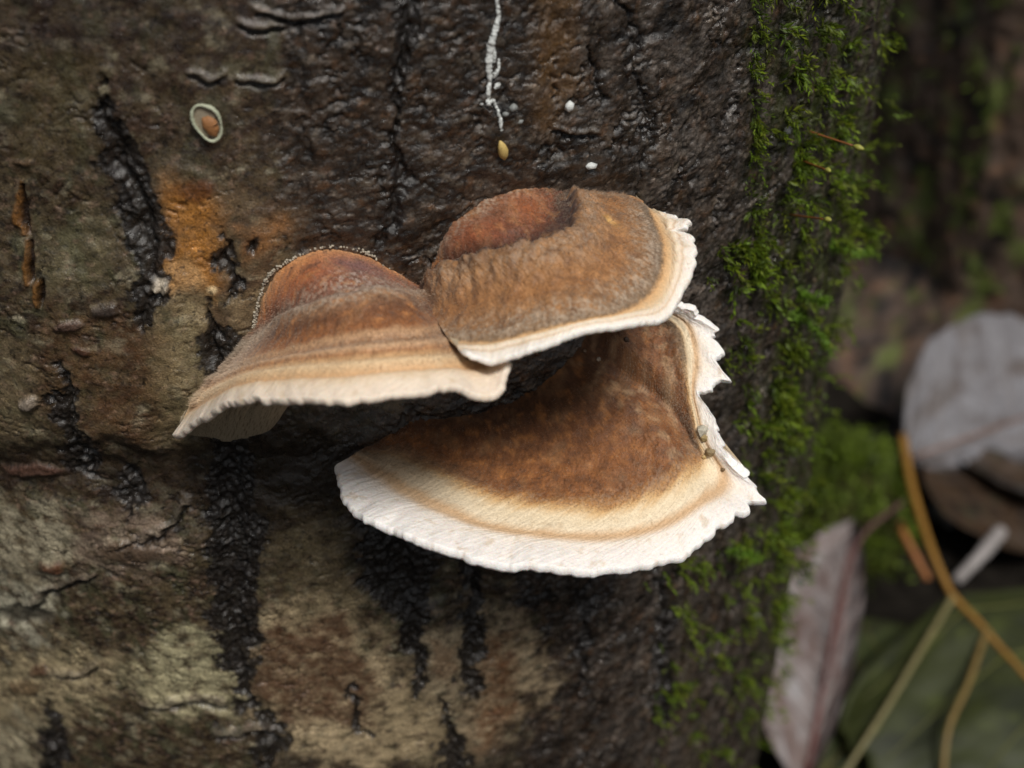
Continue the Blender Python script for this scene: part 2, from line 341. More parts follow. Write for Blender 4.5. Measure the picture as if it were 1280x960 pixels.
# dark fold below the bulge, with the bulge's shade put into the colour
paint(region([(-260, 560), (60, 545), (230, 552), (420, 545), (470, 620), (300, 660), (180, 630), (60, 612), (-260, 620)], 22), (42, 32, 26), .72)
paint(region([(280, 520), (470, 510), (440, 660), (440, 740), (330, 720), (270, 640)], 25), (44, 38, 30), .62)  # darker patch under the left bracket
for pl, cl, k in [
    ([(-40, 640), (70, 632), (110, 690), (40, 720), (-40, 720)], (166, 158, 132), .8),
    ([(90, 650), (200, 640), (240, 690), (150, 720), (90, 700)], (140, 120, 104), .6),
    ([(-40, 730), (60, 740), (50, 800), (-40, 790)], (176, 174, 152), .8),
    ([(-40, 830), (90, 800), (160, 850), (120, 890), (-40, 900)], (172, 156, 118), .7),
    ([(-40, 900), (50, 900), (40, 1000), (-40, 1000)], (182, 172, 140), .7),
    ([(150, 840), (250, 790), (300, 880), (220, 900)], (176, 168, 128), .75),
    ([(190, 810), (270, 800), (275, 860), (210, 850)], (150, 146, 112), .6),
    ([(330, 760), (440, 740), (470, 800), (520, 870), (545, 930), (460, 960), (330, 940), (320, 860)], (172, 152, 116), .85),
    ([(340, 650), (440, 640), (450, 760), (350, 780)], (104, 92, 66), .6),
    ([(525, 800), (552, 776), (582, 786), (580, 860), (545, 880), (526, 850)], (168, 152, 122), .85),
    ([(592, 780), (640, 755), (652, 800), (690, 830), (680, 870), (645, 860), (630, 940), (590, 950), (575, 900)], (166, 146, 114), .8),
    ([(460, 880), (560, 860), (575, 960), (470, 960)], (150, 132, 98), .6)]:
    mean_ = sum(cl) / 3; cl = tuple(q + (mean_ - q) * .25 for q in cl)
    paint(region(pl, 22, 2.4), tuple(min(255, q * 1.16) for q in cl), min(1, k * 1.05) * sst(.12, .62, .5 + .95 * fbm(S / 2.4, Zm / 1.9, 130, 6, .66)))
paint(region([(330, 790), (430, 765), (470, 850), (470, 905), (350, 900), (318, 860)], 14, 1.2), (86, 60, 44), .85 * np.clip(grain + .2, 0, 1))
paint(region([(606, 790), (640, 790), (648, 880), (620, 940), (592, 940), (600, 850)], 12, 1.2), (112, 76, 50), .8 * grain)
paint(region([(540, 800), (572, 800), (566, 850), (540, 850)], 8), (126, 98, 74), .6)
paint(region([(674, -40), (722, -40), (720, 120), (690, 170), (660, 150)], 12), (112, 84, 50), .65 * grain)
paint(region([(350, 930), (420, 960), (560, 955), (700, 900), (700, 1100), (330, 1100)], 16), (46, 40, 36), .7)
H += 1.3 * region([(-260, 300), (200, 330), (260, 480), (200, 560), (60, 545), (-260, 560)], 45, 1) * .9
H -= .8 * region([(-260, 570), (260, 560), (420, 560), (300, 660), (60, 610), (-260, 610)], 25, 1)
H -= 1.0 * region([(430, 640), (560, 640), (610, 700), (600, 760), (520, 760), (450, 720)], 25, 1)

H -= .6 * region([(300, 430), (310, 360), (370, 300), (520, 300), (600, 225), (800, 225), (850, 300), (760, 420), (560, 470), (420, 560), (400, 460)], 14, .4)
# --- fissures: rough black diamond-shaped breaks of the bark, every one a part
fis_defs = [
    [(128, 95, 4), (138, 150, 14), (148, 205, 24), (176, 260, 26), (192, 320, 20), (190, 380, 15), (178, 402, 2)],
    [(282, 296, 2), (284, 322, 12), (290, 350, 9), (291, 372, 2)],
    [(312, 296, 2), (318, 302, 9), (322, 310, 3)],
    [(261, 374, 2), (264, 402, 9), (274, 430, 21), (272, 468, 20), (262, 496, 2)],
    [(82, 456, 2), (86, 500, 11), (96, 545, 16), (104, 580, 13), (116, 598, 5)],
    [(152, 585, 4), (162, 605, 16), (168, 630, 15), (160, 650, 3)],
    [(285, 548, 14), (288, 620, 30), (296, 690, 38), (292, 760, 30), (300, 820, 24), (312, 880, 9)],
    [(500, 640, 50), (500, 720, 42), (512, 770, 22), (518, 810, 10), (524, 880, 3)],
    [(588, 640, 12), (590, 720, 12), (592, 800, 14), (588, 850, 12), (590, 880, 6)],
    [(560, 878, 3), (566, 930, 14), (570, 1000, 18)],
    [(438, 862, 3), (446, 890, 7), (452, 922, 4)],
    [(66, 890, 6), (72, 930, 18), (60, 1000, 20)],
    [(330, 895, 5), (342, 915, 16), (330, 950, 14)],
    [(500, -60, 10), (508, 40, 14), (506, 84, 12), (490, 130, 6), (500, 230, 14), (480, 300, 10)],
    [(756, -20, 3), (792, 30, 5), (800, 90, 6), (808, 170, 4), (806, 260, 4)],
    [(742, 50, 4), (748, 90, 6), (756, 120, 3)],
    [(735, 720, 4), (732, 800, 8), (728, 860, 4)],
    [(820, 690, 4), (830, 800, 8), (826, 900, 10)],
]
lent_defs = [  # orange torn slits of the left bark
    [(26, 232, 2), (29, 256, 6), (30, 276, 5), (33, 290, 2)],
    [(36, 300, 2), (40, 322, 5), (44, 345, 3)],
    [(56, 346, 2), (58, 362, 5), (57, 378, 2)]]
part_id = np.zeros(PX.shape, int); pid = 0; parts = []
fr = fbm(S / .55, Zm / .75, 61, 4); frb = ridged(S / 1.2, Zm / 2.2, 64, 3)
for d in fis_defs:
    m0 = stroke(d, 1.05, 13, 1.3); m = sst(.40, .62, m0 + m0 * (1.1 - m0) * 2.6 * (fbm(S / 1.1, Zm / 2.0, 62, 5, .6) + .25 * fr)); w = stroke([(a, b, c * .35) for a, b, c in d], 1.0, 5, 1.2)
    paint(stroke(d, 1.3, 14, 1.4), (50, 43, 37), .4 * grain); paint(m, (27, 24, 23), .92); paint(m * sst(.05, .4, fr), (70, 65, 61), .55)
    H += m * (-.25 + .40 * fr + .22 * frb) - .8 * w
    pid += 1; part_id[m > .55] = pid; parts.append('bark_fissure')
for d in lent_defs:
    m = stroke([(a - 2.5, b, c) for a, b, c in d], 1.25, 3, .6); w = stroke([(a + 1.5, b, c * .75) for a, b, c in d], 1, 1.6, .3)
    paint(m, (142, 98, 48), .7); paint(w, (26, 18, 14), .95); H += .35 * m - .9 * w
    pid += 1; part_id[m > .5] = pid; parts.append('lenticel')
for m in (scar_a, scar_b):
    pid += 1; part_id[(m > .5) & (part_id == 0)] = pid; parts.append('bark_scar')
for d in ([(318, 18, 2), (345, 22, 3), (372, 28, 3.5), (398, 24, 3), (425, 14, 2)], [(300, 34, 1.5), (330, 44, 2.5), (352, 40, 2)], [(300, 108, 1), (322, 112, 2), (340, 104, 2), (352, 96, 1)], [(690, 166, 1), (720, 172, 2), (745, 168, 1.5)], [(240, 92, 1), (262, 104, 2), (280, 100, 1)], [(30, 760, 2), (60, 745, 3), (90, 735, 2), (120, 722, 1)], [(150, 690, 1), (200, 668, 2.5), (232, 640, 2)], [(180, 890, 1.5), (230, 880, 2.5), (280, 884, 2)], [(60, 845, 1.5), (96, 850, 2.5), (120, 838, 1.5)], [(270, 925, 2), (310, 915, 3), (340, 925, 2)]):
    m = stroke(d, 1.0, 2.5, .6); up_ = stroke([(a, b - 7, c * 1.6) for a, b, c in d], 1, 4, .6); paint(up_, (120, 112, 104), .45); paint(m, (20, 16, 14), .9); H += .45 * up_ - .8 * m
# small knobs and pits of the left bark
for (x, y, rx, ry, cl, h) in [(265, 172, 12, 8, (90, 62, 50), .4), (92, 400, 16, 7, (92, 72, 66), .5), (108, 432, 12, 5, (74, 46, 36), .4), (45, 497, 14, 9, (150, 140, 130), .8),
                              (135, 385, 14, 9, (62, 54, 50), .5), (200, 352, 10, 8, (210, 200, 184), .7), (40, 590, 40, 9, (98, 72, 62), .7), (30, 200, 14, 5, (110, 90, 70), .3),
                              (66, 712, 12, 9, (96, 56, 36), .6), (50, 838, 12, 9, (92, 60, 44), .5), (130, 110, 8, 5, (140, 134, 112), .2), (135, 88, 10, 6, (110, 102, 82), .2),
                              (30, 770, 34, 12, (60, 56, 48), -.8), (30, 858, 20, 8, (120, 100, 76), .4), (160, 690, 40, 12, (92, 76, 62), .4)]:
    m = blob(x, y, rx, ry, 0, .4, .5); paint(m, cl, .8); H += h * m
# --- pale green algae and moss stain towards the mossy side
stain = sst(915, 1010, WX) * sst(-.25, .3, fbm(S / 3, Zm / 7, 70, 4))
paint(np.where(seen, stain, 0), (62, 74, 26), .75)
paint(np.where(seen, sst(860, 960, WX), 0) * sst(.0, .4, fbm(S / 2, Zm / 5, 71, 4)), (30, 26, 22), .7)
H += np.where(seen, sst(930, 1000, PX), 0) * .8 * ridged(S / 6, Zm / 22, 72, 3)
flare = 30e-3 * sst(-.22, -.31, ZZ)
pep = sst(.30, .44, fbm(S / .55, Zm / .45, 120, 3)) * (1 - rough) * sst(-.1, .3, fbm(S / 5, Zm / 5, 121, 3))
paint(pep, (26, 21, 18), .85)
C = C * (.90 - .12 * rough)[..., None] * np.array([1.05, 1.0, .93], np.float32)
H = H * sst(400, 120, Zm) + H * (1 - sst(400, 120, Zm)) * 1.0
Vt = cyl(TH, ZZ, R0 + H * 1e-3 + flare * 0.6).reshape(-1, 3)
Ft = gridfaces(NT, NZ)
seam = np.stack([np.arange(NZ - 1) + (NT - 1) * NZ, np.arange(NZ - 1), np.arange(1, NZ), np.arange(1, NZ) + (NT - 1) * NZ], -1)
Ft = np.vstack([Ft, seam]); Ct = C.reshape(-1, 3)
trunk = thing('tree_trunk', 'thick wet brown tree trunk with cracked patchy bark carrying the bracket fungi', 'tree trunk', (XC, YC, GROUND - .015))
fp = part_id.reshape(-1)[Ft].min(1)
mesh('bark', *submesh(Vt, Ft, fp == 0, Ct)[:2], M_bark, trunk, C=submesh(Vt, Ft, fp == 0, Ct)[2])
for k, nm in enumerate(parts, 1):
    if (fp == k).sum() > 4:
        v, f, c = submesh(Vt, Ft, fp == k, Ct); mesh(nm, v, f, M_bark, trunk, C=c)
def surf(px, py, e=0.):
    """point of the finished bark under a pixel, e mm proud of it"""
    p = hit(px, py); t = np.arctan2(p[..., 0] - XC, YC - p[..., 1])
    i = np.clip(np.searchsorted(th, t), 0, NT - 1); j = np.clip(np.searchsorted(zz, p[..., 2]), 0, NZ - 1)
    return hit(px, py, H[i, j] + e)
def bnormal(p):
    n = np.stack([p[..., 0] - XC, p[..., 1] - YC, 0 * p[..., 0]], -1); return n / np.linalg.norm(n, axis=-1)[..., None]

# ------------------------------------------------------------------ bracket fungi
def vnormals(V, F):
    n = np.zeros_like(V); a, b, c, d = (V[F[:, k]] for k in range(4)); fn = np.cross(c - a, d - b)
    for k in range(4): np.add.at(n, F[:, k], fn)
    return n / (np.linalg.norm(n, axis=1)[:, None] + 1e-20)
def bracket(label, rows, e_rows, under, colours, nu, nvr, seed, lip, disp, colour_fn, scal, hair_rows, hair_n, white_row, base_loc, edge_list=None, lobes=None, gain=None, frost=()):
    """rows: list of pixel polylines from the attachment to the edge, all with the same stations; e_rows: millimetres off the bark"""
    K = len(rows); st = len(rows[0])
    rp = np.array(rows, float); fr_ = np.concatenate([np.zeros((1, st)), np.cumsum(np.hypot(*np.moveaxis(np.diff(rp, axis=0), 2, 0)), axis=0)]); fr_ /= fr_[-1]
    e_rows = -1.2 + (np.array(e_rows) + 1.2) * fr_**.95
    ctrl = np.array([[(x, y, e) for (x, y), e in zip(r, er)] for r, er in zip(rows, e_rows)], float)    # K,st,3
    P3 = hit(ctrl[..., 0], ctrl[..., 1], ctrl[..., 2])                                                    # K,st,3
    u = np.linspace(0, st - 1, nu); v = np.linspace(0, K - 1, (K - 1) * nvr + 1); nv = len(v)
    Pu = catmull(P3.transpose(1, 0, 2), u)                     # nu,K,3
    top = catmull(Pu.transpose(1, 0, 2), v)                    # nv,nu,3
    # arc length coordinate along the edge in mm
    ed = top[-1]; sl = np.concatenate([[0], np.cumsum(np.linalg.norm(np.diff(ed, axis=0), axis=1))]) * 1e3
    md = top[nv // 2]; sm = np.concatenate([[0], np.cumsum(np.linalg.norm(np.diff(md, axis=0), axis=1))]) * 1e3
    rl = np.concatenate([np.zeros((1, nu)), np.cumsum(np.linalg.norm(np.diff(top, axis=0), axis=2), axis=0)]) * 1e3
    Vv, Ss = np.meshgrid(v, sl, indexing='ij'); _, Uu = np.meshgrid(v, u, indexing='ij')
    Ss = Ss * (.35 + .65 * Vv / (K - 1)) ; Rl = rl
    # scalloped, torn edge: push the outer rows outwards / inwards
    out = top[-1] - top[-1 - nvr]; ol = np.linalg.norm(out, axis=1)[:, None]
    out = out / (ol + 1e-9)
    lim = np.clip(ol[:, 0] / 2.0e-3, .15, 1)
    wv = (fbm(sl / scal[0], sl * 0 + .5, seed, 3) * scal[1] + np.abs(noise(sl / scal[2], sl * 0 + .3, seed + 5)) * scal[3] + noise(sl / .9, sl * 0 + .7, seed + 9) * .05) * lim
    if lobes is not None: wv = wv + lobes(u, sl)
    wz = fbm(sl / scal[0] * .8, sl * 0 + 7.5, seed + 3, 2) * scal[4] * lim
    wgt = sst(K - 2.6, K - 1, v)[:, None, None]
    top = top + wgt * (out * wv[:, None])[None] * 1e-3; top[..., 2] += wgt[..., 0] * wz[None] * 1e-3
    global QX, QY
    QX = top[..., 0] * 1e3 + 50; QY = (top[..., 1] - .4 * top[..., 2]) * 1e3 + 90
    # normals, fine relief
    N = np.cross(np.gradient(top, axis=1), np.gradient(top, axis=0)); N /= np.linalg.norm(N, axis=2)[..., None] + 1e-20
    if N[nv // 2, nu // 2, 2] < 0: N = -N
    top = top + N * (disp(Vv, Uu, Ss, Rl, seed)[..., None] * 1e-3)
    # lip and underside
    th_lip = np.interp(u, np.arange(st), lip)                   # mm
    E = top[-1]; inward = -(out); down = -N[-1]
    prof = [(.18, .22), (.28, .55), (.18, .85), (-.15, 1.0), (-.6, 1.0)]
    lipr = np.stack([E + (out * a + down * b) * (th_lip[:, None] * 1e-3) for a, b in prof])
    ub = np.array([hit(x, y, e) for x, y, e in under]); ub = catmull(ub, np.linspace(0, len(under) - 1, nu))
    LB = lipr[-1]; ws = np.linspace(0, 1, 26)[1:]
    und = []
    for w in ws:
        p = LB * (1 - w) + ub * w
        p = p + np.array([0, 0, 1.]) * (np.sin(math.pi * w) * .06 * np.linalg.norm(ub - LB, axis=1))[:, None]
        p = p + np.array([0, -.3, -1.]) * (.18e-3 * fbm(sl / 1.2, sl * 0 + w * 8, seed + 40, 3) * math.sin(math.pi * w))[:, None]
        und.append(p)
    und = np.stack(und)
    G = np.concatenate([top, lipr, und])                        # rows,nu,3
    nr = len(G); G = G.transpose(1, 0, 2)                          # nu,rows,3
    def closing(col, nxt):
        par = np.concatenate([np.linspace(1, 0, 25), np.zeros(len(prof)), np.linspace(0, 1, nv)])[::-1]      # 0 at the edge .. 1 at the trunk
        tv = np.linspace(0, 1, 40); T_ = np.stack([np.interp(tv, np.linspace(0, 1, nv), col[:nv][::-1, k_]) for k_ in range(3)], -1); B_ = np.stack([np.interp(tv, np.linspace(0, 1, nr - nv), col[nv:, k_]) for k_ in range(3)], -1)
        Mid = (T_ + B_) / 2; tgt = np.stack([np.interp(np.concatenate([np.linspace(1, 0, nv), np.linspace(0, 1, nr - nv)]), tv, Mid[:, k_]) for k_ in range(3)], -1)
        o_ = (col - nxt); o_ = o_ / (np.linalg.norm(o_, axis=1)[:, None] + 1e-12); hgt = np.linalg.norm(col - tgt, axis=1)[:, None]
        return [col + (tgt - col) * f_ + o_ * hgt * b_ for f_, b_ in ((.12, .22), (.4, .38), (.75, .46), (1.0, .48))]
    A_ = closing(G[0], G[2]); Z_ = closing(G[-1], G[-3]); G = np.stack(A_[::-1] + list(G) + Z_); NE = 4
    V = G.reshape(-1, 3); F = gridfaces(nu + 2 * NE, nr)
    fn = np.cross(V[F[:, 2]] - V[F[:, 0]], V[F[:, 3]] - V[F[:, 1]])
    nrm = vnormals(V, F)
    if nrm.reshape(nu + 2 * NE, nr, 3)[nu // 2, nv // 2, 2] < 0: F = F[:, ::-1]; nrm = -nrm
    Ct_ = colour_fn(Vv, Uu, Ss, Rl, seed)                        # nv,nu,3
    Cl = np.repeat(Ct_[-1:], len(prof), 0); Cu = np.ones(und.shape) * lin((196, 178, 150))
    Cu = mixc(Cu, (130, 110, 84), sst(.0, .4, fbm(np.tile(sl, (25, 1)) / .5, ws[:, None] * 25 + 0 * sl, seed + 50, 3)))
    lum = Ct_.mean(-1, keepdims=True); dk = sst(.55, .2, lum[..., 0])[..., None]; Ct_ = Ct_ + (lum * np.array([1.06, 1.0, .92]) - Ct_) * .04 * dk
    sp = fbm(QX / .22, QY / .22, seed + 70, 2) + .6 * fbm(QX / .7, QY / .7, seed + 72, 3); Ct_ = Ct_ * (1.08 + dk[..., 0] * (gain(Vv) + .55 * sp))[..., None]
    fr2 = sst(.05, .4, fbm(QX / 3, QY / 3, seed + 74, 4)); Ct_ = mixc(Ct_, (190, 148, 104), .16 * dk[..., 0] * fr2)
    for f0, f1_, k_ in frost: Ct_ = mixc(Ct_, (190, 172, 152), k_ * np.exp(-((Vv - f0) / f1_)**2) * sst(-.15, .3, fbm(QX / .45, QY / .45, seed + 80, 3) + .4 * fbm(QX / 2, QY / 2, seed + 82, 3)))
    pl_ = 1 - dk[..., 0]; Ct_ = mixc(Ct_, (214, 188, 152), pl_ * .45 * sst(.12, .5, fbm(QX / 1.6, QY / 1.6, seed + 76, 4))); Ct_ = mixc(Ct_, (160, 128, 92), pl_ * .22 * sst(.33, .5, fbm(QX / .6, QY / .6, seed + 78, 3)))
    Cl = np.repeat(Ct_[-1:], len(prof), 0)
    CC = np.concatenate([Ct_, Cl, Cu]).transpose(1, 0, 2); CC = np.concatenate([CC[:1]] * NE + [CC] + [CC[-1:]] * NE).reshape(-1, 3) * .9
    root = thing('bracket_fungus', label, 'bracket fungus', tuple(base_loc), 'bracket fungi on the trunk')
    jj = np.tile(np.arange(nr - 1), nu + 2 * NE - 1)
    w0 = int(white_row * nvr)
    for nm, sel, m in (('cap', jj < w0, M_cap), ('margin', (jj >= w0) & (jj < nv + 4), M_margin), ('pore_surface', jj >= nv + 4, M_pore)):
        vv, ff, nn, cc = submesh(V, F, sel, nrm, CC); o = mesh(nm, vv, ff, m, root, C=cc, N=nn)
    # velvet hairs on the cap
    k = hair_n; r2 = np.random.default_rng(seed); hi = r2.integers(2, nu - 2, k); hv = (hair_rows[0] + (hair_rows[1] - hair_rows[0]) * r2.random(k)**.8) * nvr
    if edge_list: hi[:3000] = r2.integers(0, max(2, int(nu * .015)), 3000)
    hj = np.clip(hv.astype(int), 1, nv - 2)
    b = top[hj, hi]; n_ = N[hj, hi]; rad = top[np.minimum(hj + 2, nv - 1), hi] - b; rad /= np.linalg.norm(rad, axis=1)[:, None] + 1e-12
    end = np.exp(-hi / (nu * .02)) * (1.0 if edge_list else 0)
    L = (.16 + .30 * r2.random(k) + .5 * end) * 1e-3
    dr = n_ * (.45 + .4 * r2.random(k))[:, None] + rad * .6 + r2.normal(0, .3, (k, 3)); dr = dr + (end * 1.2)[:, None] * np.array([-.7, 0, .5]); dr /= np.linalg.norm(dr, axis=1)[:, None]
    sd_ = np.cross(dr, r2.normal(0, 1, (k, 3))); sd_ /= np.linalg.norm(sd_, axis=1)[:, None]; wd = 2.6e-5
    HV = np.stack([b - sd_ * wd - n_ * 3e-5, b + sd_ * wd - n_ * 3e-5, b + dr * L[:, None]], 1).reshape(-1, 3)
    hc = Ct_[hj, hi]; hc = hc * .9 + (lin((206, 190, 170)) - hc) * (.25 + .35 * r2.random(k))[:, None]
    tag(mesh('velvet_hair', HV, np.arange(3 * k).reshape(-1, 3), M_hair, root, C=np.repeat(hc * .9, 3, 0)), kind='stuff')
    return root, top, N, V
def bands(Vv, keys):
    ks = np.array([k[0] for k in keys]); cs = lin(np.array([k[1] for k in keys]))
    return np.stack([np.interp(Vv, ks, cs[:, i]) for i in range(3)], -1)

# ---- lower bracket
Lr = [
 [(462,552),(510,520),(560,512),(605,505),(640,492),(665,475),(685,455),(700,440),(712,425),(722,412),(730,400),(737,390),(745,380),(755,370),(765,362)],
 [(455,560),(510,552),(570,570),(630,578),(685,575),(738,568),(785,548),(812,525),(828,505),(830,488),(822,462),(812,432),(806,406),(796,388),(775,368)],
 [(447,566),(496,580),(560,602),(626,620),(690,630),(752,632),(808,617),(848,594),(872,570),(868,538),(858,488),(852,442),(844,412),(826,394),(790,372)],
 [(437,572),(478,602),(542,632),(616,655),(692,665),(760,667),(824,653),(870,626),(902,597),(880,550),(866,492),(868,448),(860,410),(836,391),(797,372)],
 [(428,577),(460,614),(530,645),(610,670),(692,682),(765,684),(836,668),(882,640),(925,612),(892,558),(873,497),(883,456),(873,411),(842,388),(803,372)],
 [(420,582),(438,630),(510,668),(600,695),(690,708),(770,710),(846,694),(895,660),(948,624),(905,570),(880,502),(897,465),(889,415),(848,384),(812,371)]]
L_edge = np.array([4, 11, 18, 23, 26, 27.5, 27.5, 26.5, 24.5, 19.5, 14.5, 13, 9.5, 6.5, 3.5])
Lunder = [(470,575,-2),(515,560,-2),(580,560,-2),(640,555,-2),(690,530,-2),(720,505,-2),(745,480,-2),(760,455,-2),(772,440,-2),(780,425,-2),(790,412,-2),(795,400,-2),(795,390,-2),(790,382,-2),(780,372,-2)]
def disp_L(V_, U, Sx, Rx, s):
    fib = fbm(Sx / .45, Rx / 5, s + 11, 3); lump = fbm(QX / 2.4, QY / 2.4, s + 12, 4); fine = fbm(QX / .5, QY / .5, s + 13, 3)
    br = sst(2.15, 1.7, V_)
    h = br * (.26 * lump + .10 * fine) + (1 - br) * (.09 * fib + .08 * lump)
    h += .16 * sst(1.6, 2.0, V_) * sst(2.5, 2.1, V_)                       # raised rim of the brown zone
    h -= .10 * np.exp(-((V_ - 3.05) / .18)**2)
    rt = sst(8.6, 9.4, U) * sst(.9, 2.2, V_)
    return h + rt * .25 * fbm(QX / 1.2, QY / .9, s + 17, 3)
def col_L(V_, U, Sx, Rx, s):
    wv = V_ + .22 * fbm(Sx / 2.2, Rx / 3, s + 21, 4) * sst(4.3, 2.5, V_) + .10 * fbm(Sx / .35, Rx / 3, s + 22, 3)
    left = sst(3.2, .3, U); rightside = sst(8.4, 9.4, U)
    wv = wv + left * sst(.5, 2, V_) * .55
    c = bands(wv, [(0, (74, 50, 32)), (.6, (92, 56, 30)), (1.2, (128, 80, 42)), (1.75, (120, 74, 38)), (2.0, (176, 128, 76)), (2.14, (214, 176, 124)),
                   (2.4, (234, 214, 180)), (2.75, (238, 220, 190)), (3.05, (210, 174, 134)), (3.3, (214, 182, 146)), (3.75, (242, 230, 216)), (4.2, (242, 234, 226)), (5, (248, 243, 239))])
    m = fbm(QX / 1.6, QY / 1.6, s + 23, 4); brn = sst(2.0, 1.6, wv)
    c = mixc(c, (170, 112, 58), brn * .5 * sst(.0, .5, m)); c = mixc(c, (84, 54, 34), brn * .55 * sst(.05, .4, -m))
    c = mixc(c, (168, 138, 104), brn * .6 * sst(.0, .4, fbm(QX / 2.2, QY / 1.2, s + 24, 3)) * sst(5.5, 7.5, U))
    c = mixc(c, (150, 126, 98), left * sst(1.0, 1.6, V_) * sst(3.2, 2.2, V_) * .7)
    c = mixc(c, (104, 84, 66), sst(10.2, 11, U) * np.exp(-((V_ - 2.05) / .28)**2) * .8)
    pale = sst(2.2, 2.6, V_)
    c = c * (1 + .10 * pale * fbm(Sx / .25, Rx / 4, s + 25, 3))[..., None]
    c = mixc(c, (150, 118, 80), .5 * pale * sst(.35, .6, fbm(QX / .5, QY / 1.2, s + 26, 3)) * sst(4, 3, V_))
    return c
lipL = [.8, 1.0, 1.2, 1.3, 1.3, 1.3, 1.2, 1.1, 1.2, 1.2, 1.1, 1.3, 1.2, 1.0, .8]
braL, topL, nL, _ = bracket('broad bracket fungus with velvety brown cap and wide white rim below the fused pair', Lr, L_edge, Lunder, None, 760, 30, 101, lipL, disp_L, col_L, (2.8, .55, 1.7, .40, .6), (.3, 2.2), 26000, 3.6, hit(640., 492., 0), lobes=lambda u, sl: sst(7.6, 8.4, u) * (.45 * noise(sl / 1.3, sl * 0 + .2, 8) + .25 * noise(sl / .6, sl * 0 + .9, 18)) + sum(a_ * np.exp(-((u - c_) / w_)**2) for c_, w_, a_ in ((7.45, .07, -.6), (7.78, .08, -1.3), (8.02, .12, .9), (8.45, .10, -.7), (9.35, .16, .9), (9.72, .16, 1.7), (10.12, .10, -1.0), (10.5, .14, .5), (10.98, .10, 1.5), (11.25, .10, -.7), (11.6, .16, .9), (11.85, .06, -.5), (12.15, .16, .9), (12.45, .06, -.4), (12.75, .16, .6))), gain=lambda v: .10 + 0 * v, frost=((1.9, .25, .25),))

# ---- upper right bracket
Rr = [
 [(524,352),(537,328),(545,305),(560,280),(585,258),(610,244),(640,234),(670,230),(700,232),(735,231),(780,238)],
 [(526,356),(548,333),(580,312),(615,295),(645,282),(665,268),(680,255),(695,244),(706,238),(738,236),(780,240)],
 [(530,361),(562,336),(600,322),(640,315),(680,306),(708,294),(720,275),(718,258),(714,245),(740,240),(783,243)],
 [(544,394),(582,385),(640,370),(690,360),(735,345),(765,328),(775,305),(775,280),(768,262),(776,250),(794,250)],
 [(560,422),(612,424),(665,411),(720,398),(775,386),(808,366),(824,338),(826,306),(818,282),(810,265),(807,258)],
 [(574,434),(610,432),(668,420),(722,405),(780,394),(822,383),(840,352),(845,312),(836,283),(826,268),(816,262)],
 [(584,441),(612,446),(670,433),(725,413),(786,404),(834,396),(854,360),(867,318),(858,281),(845,268),(827,265)]]
R_edge = np.array([20, 21.2, 22, 22, 22, 21, 18, 15, 11, 8.5, 6])
Runder = [(545,395,-2),(560,380,-2),(590,370,-2),(630,365,-2),(670,355,-2),(700,345,-2),(730,330,-2),(755,310,-2),(770,290,-2),(785,275,-2),(800,262,-2)]
def disp_R(V_, U, Sx, Rx, s):
    lump = fbm(QX / 2.2, QY / 2.2, s + 12, 4); fine = fbm(QX / .55, QY / .55, s + 13, 3)
    wv = V_ + .28 * fbm(QX / 1.1, QY / 1.4, s + 14, 4)
    step = sst(1.86, 2.02, wv) * sst(3.0, 2.0, wv) * sst(9.3, 7.5, U) * sst(-.2, .6, U)
    br = sst(4.3, 3.9, V_)
    h = br * (.30 * lump + .13 * fine) + (1 - br) * (.10 * fbm(Sx / .5, Rx / 4, s + 11, 3) + .10 * lump) + 1.5 * step * (1 + .35 * lump)
    h -= .45 * np.exp(-((V_ - 4.05) / .12)**2) * .4; h += .18 * np.exp(-((V_ - 5.0) / .2)**2)
    h -= 1.2 * np.exp(-((V_ - 1.25) / .55)**2) * sst(.5, 2, U) * sst(8.5, 6.5, U)
    pit = np.exp(-(((U - 6.9) / .13)**2 + ((V_ - 2.75) / .13)**2))
    return h - .5 * pit
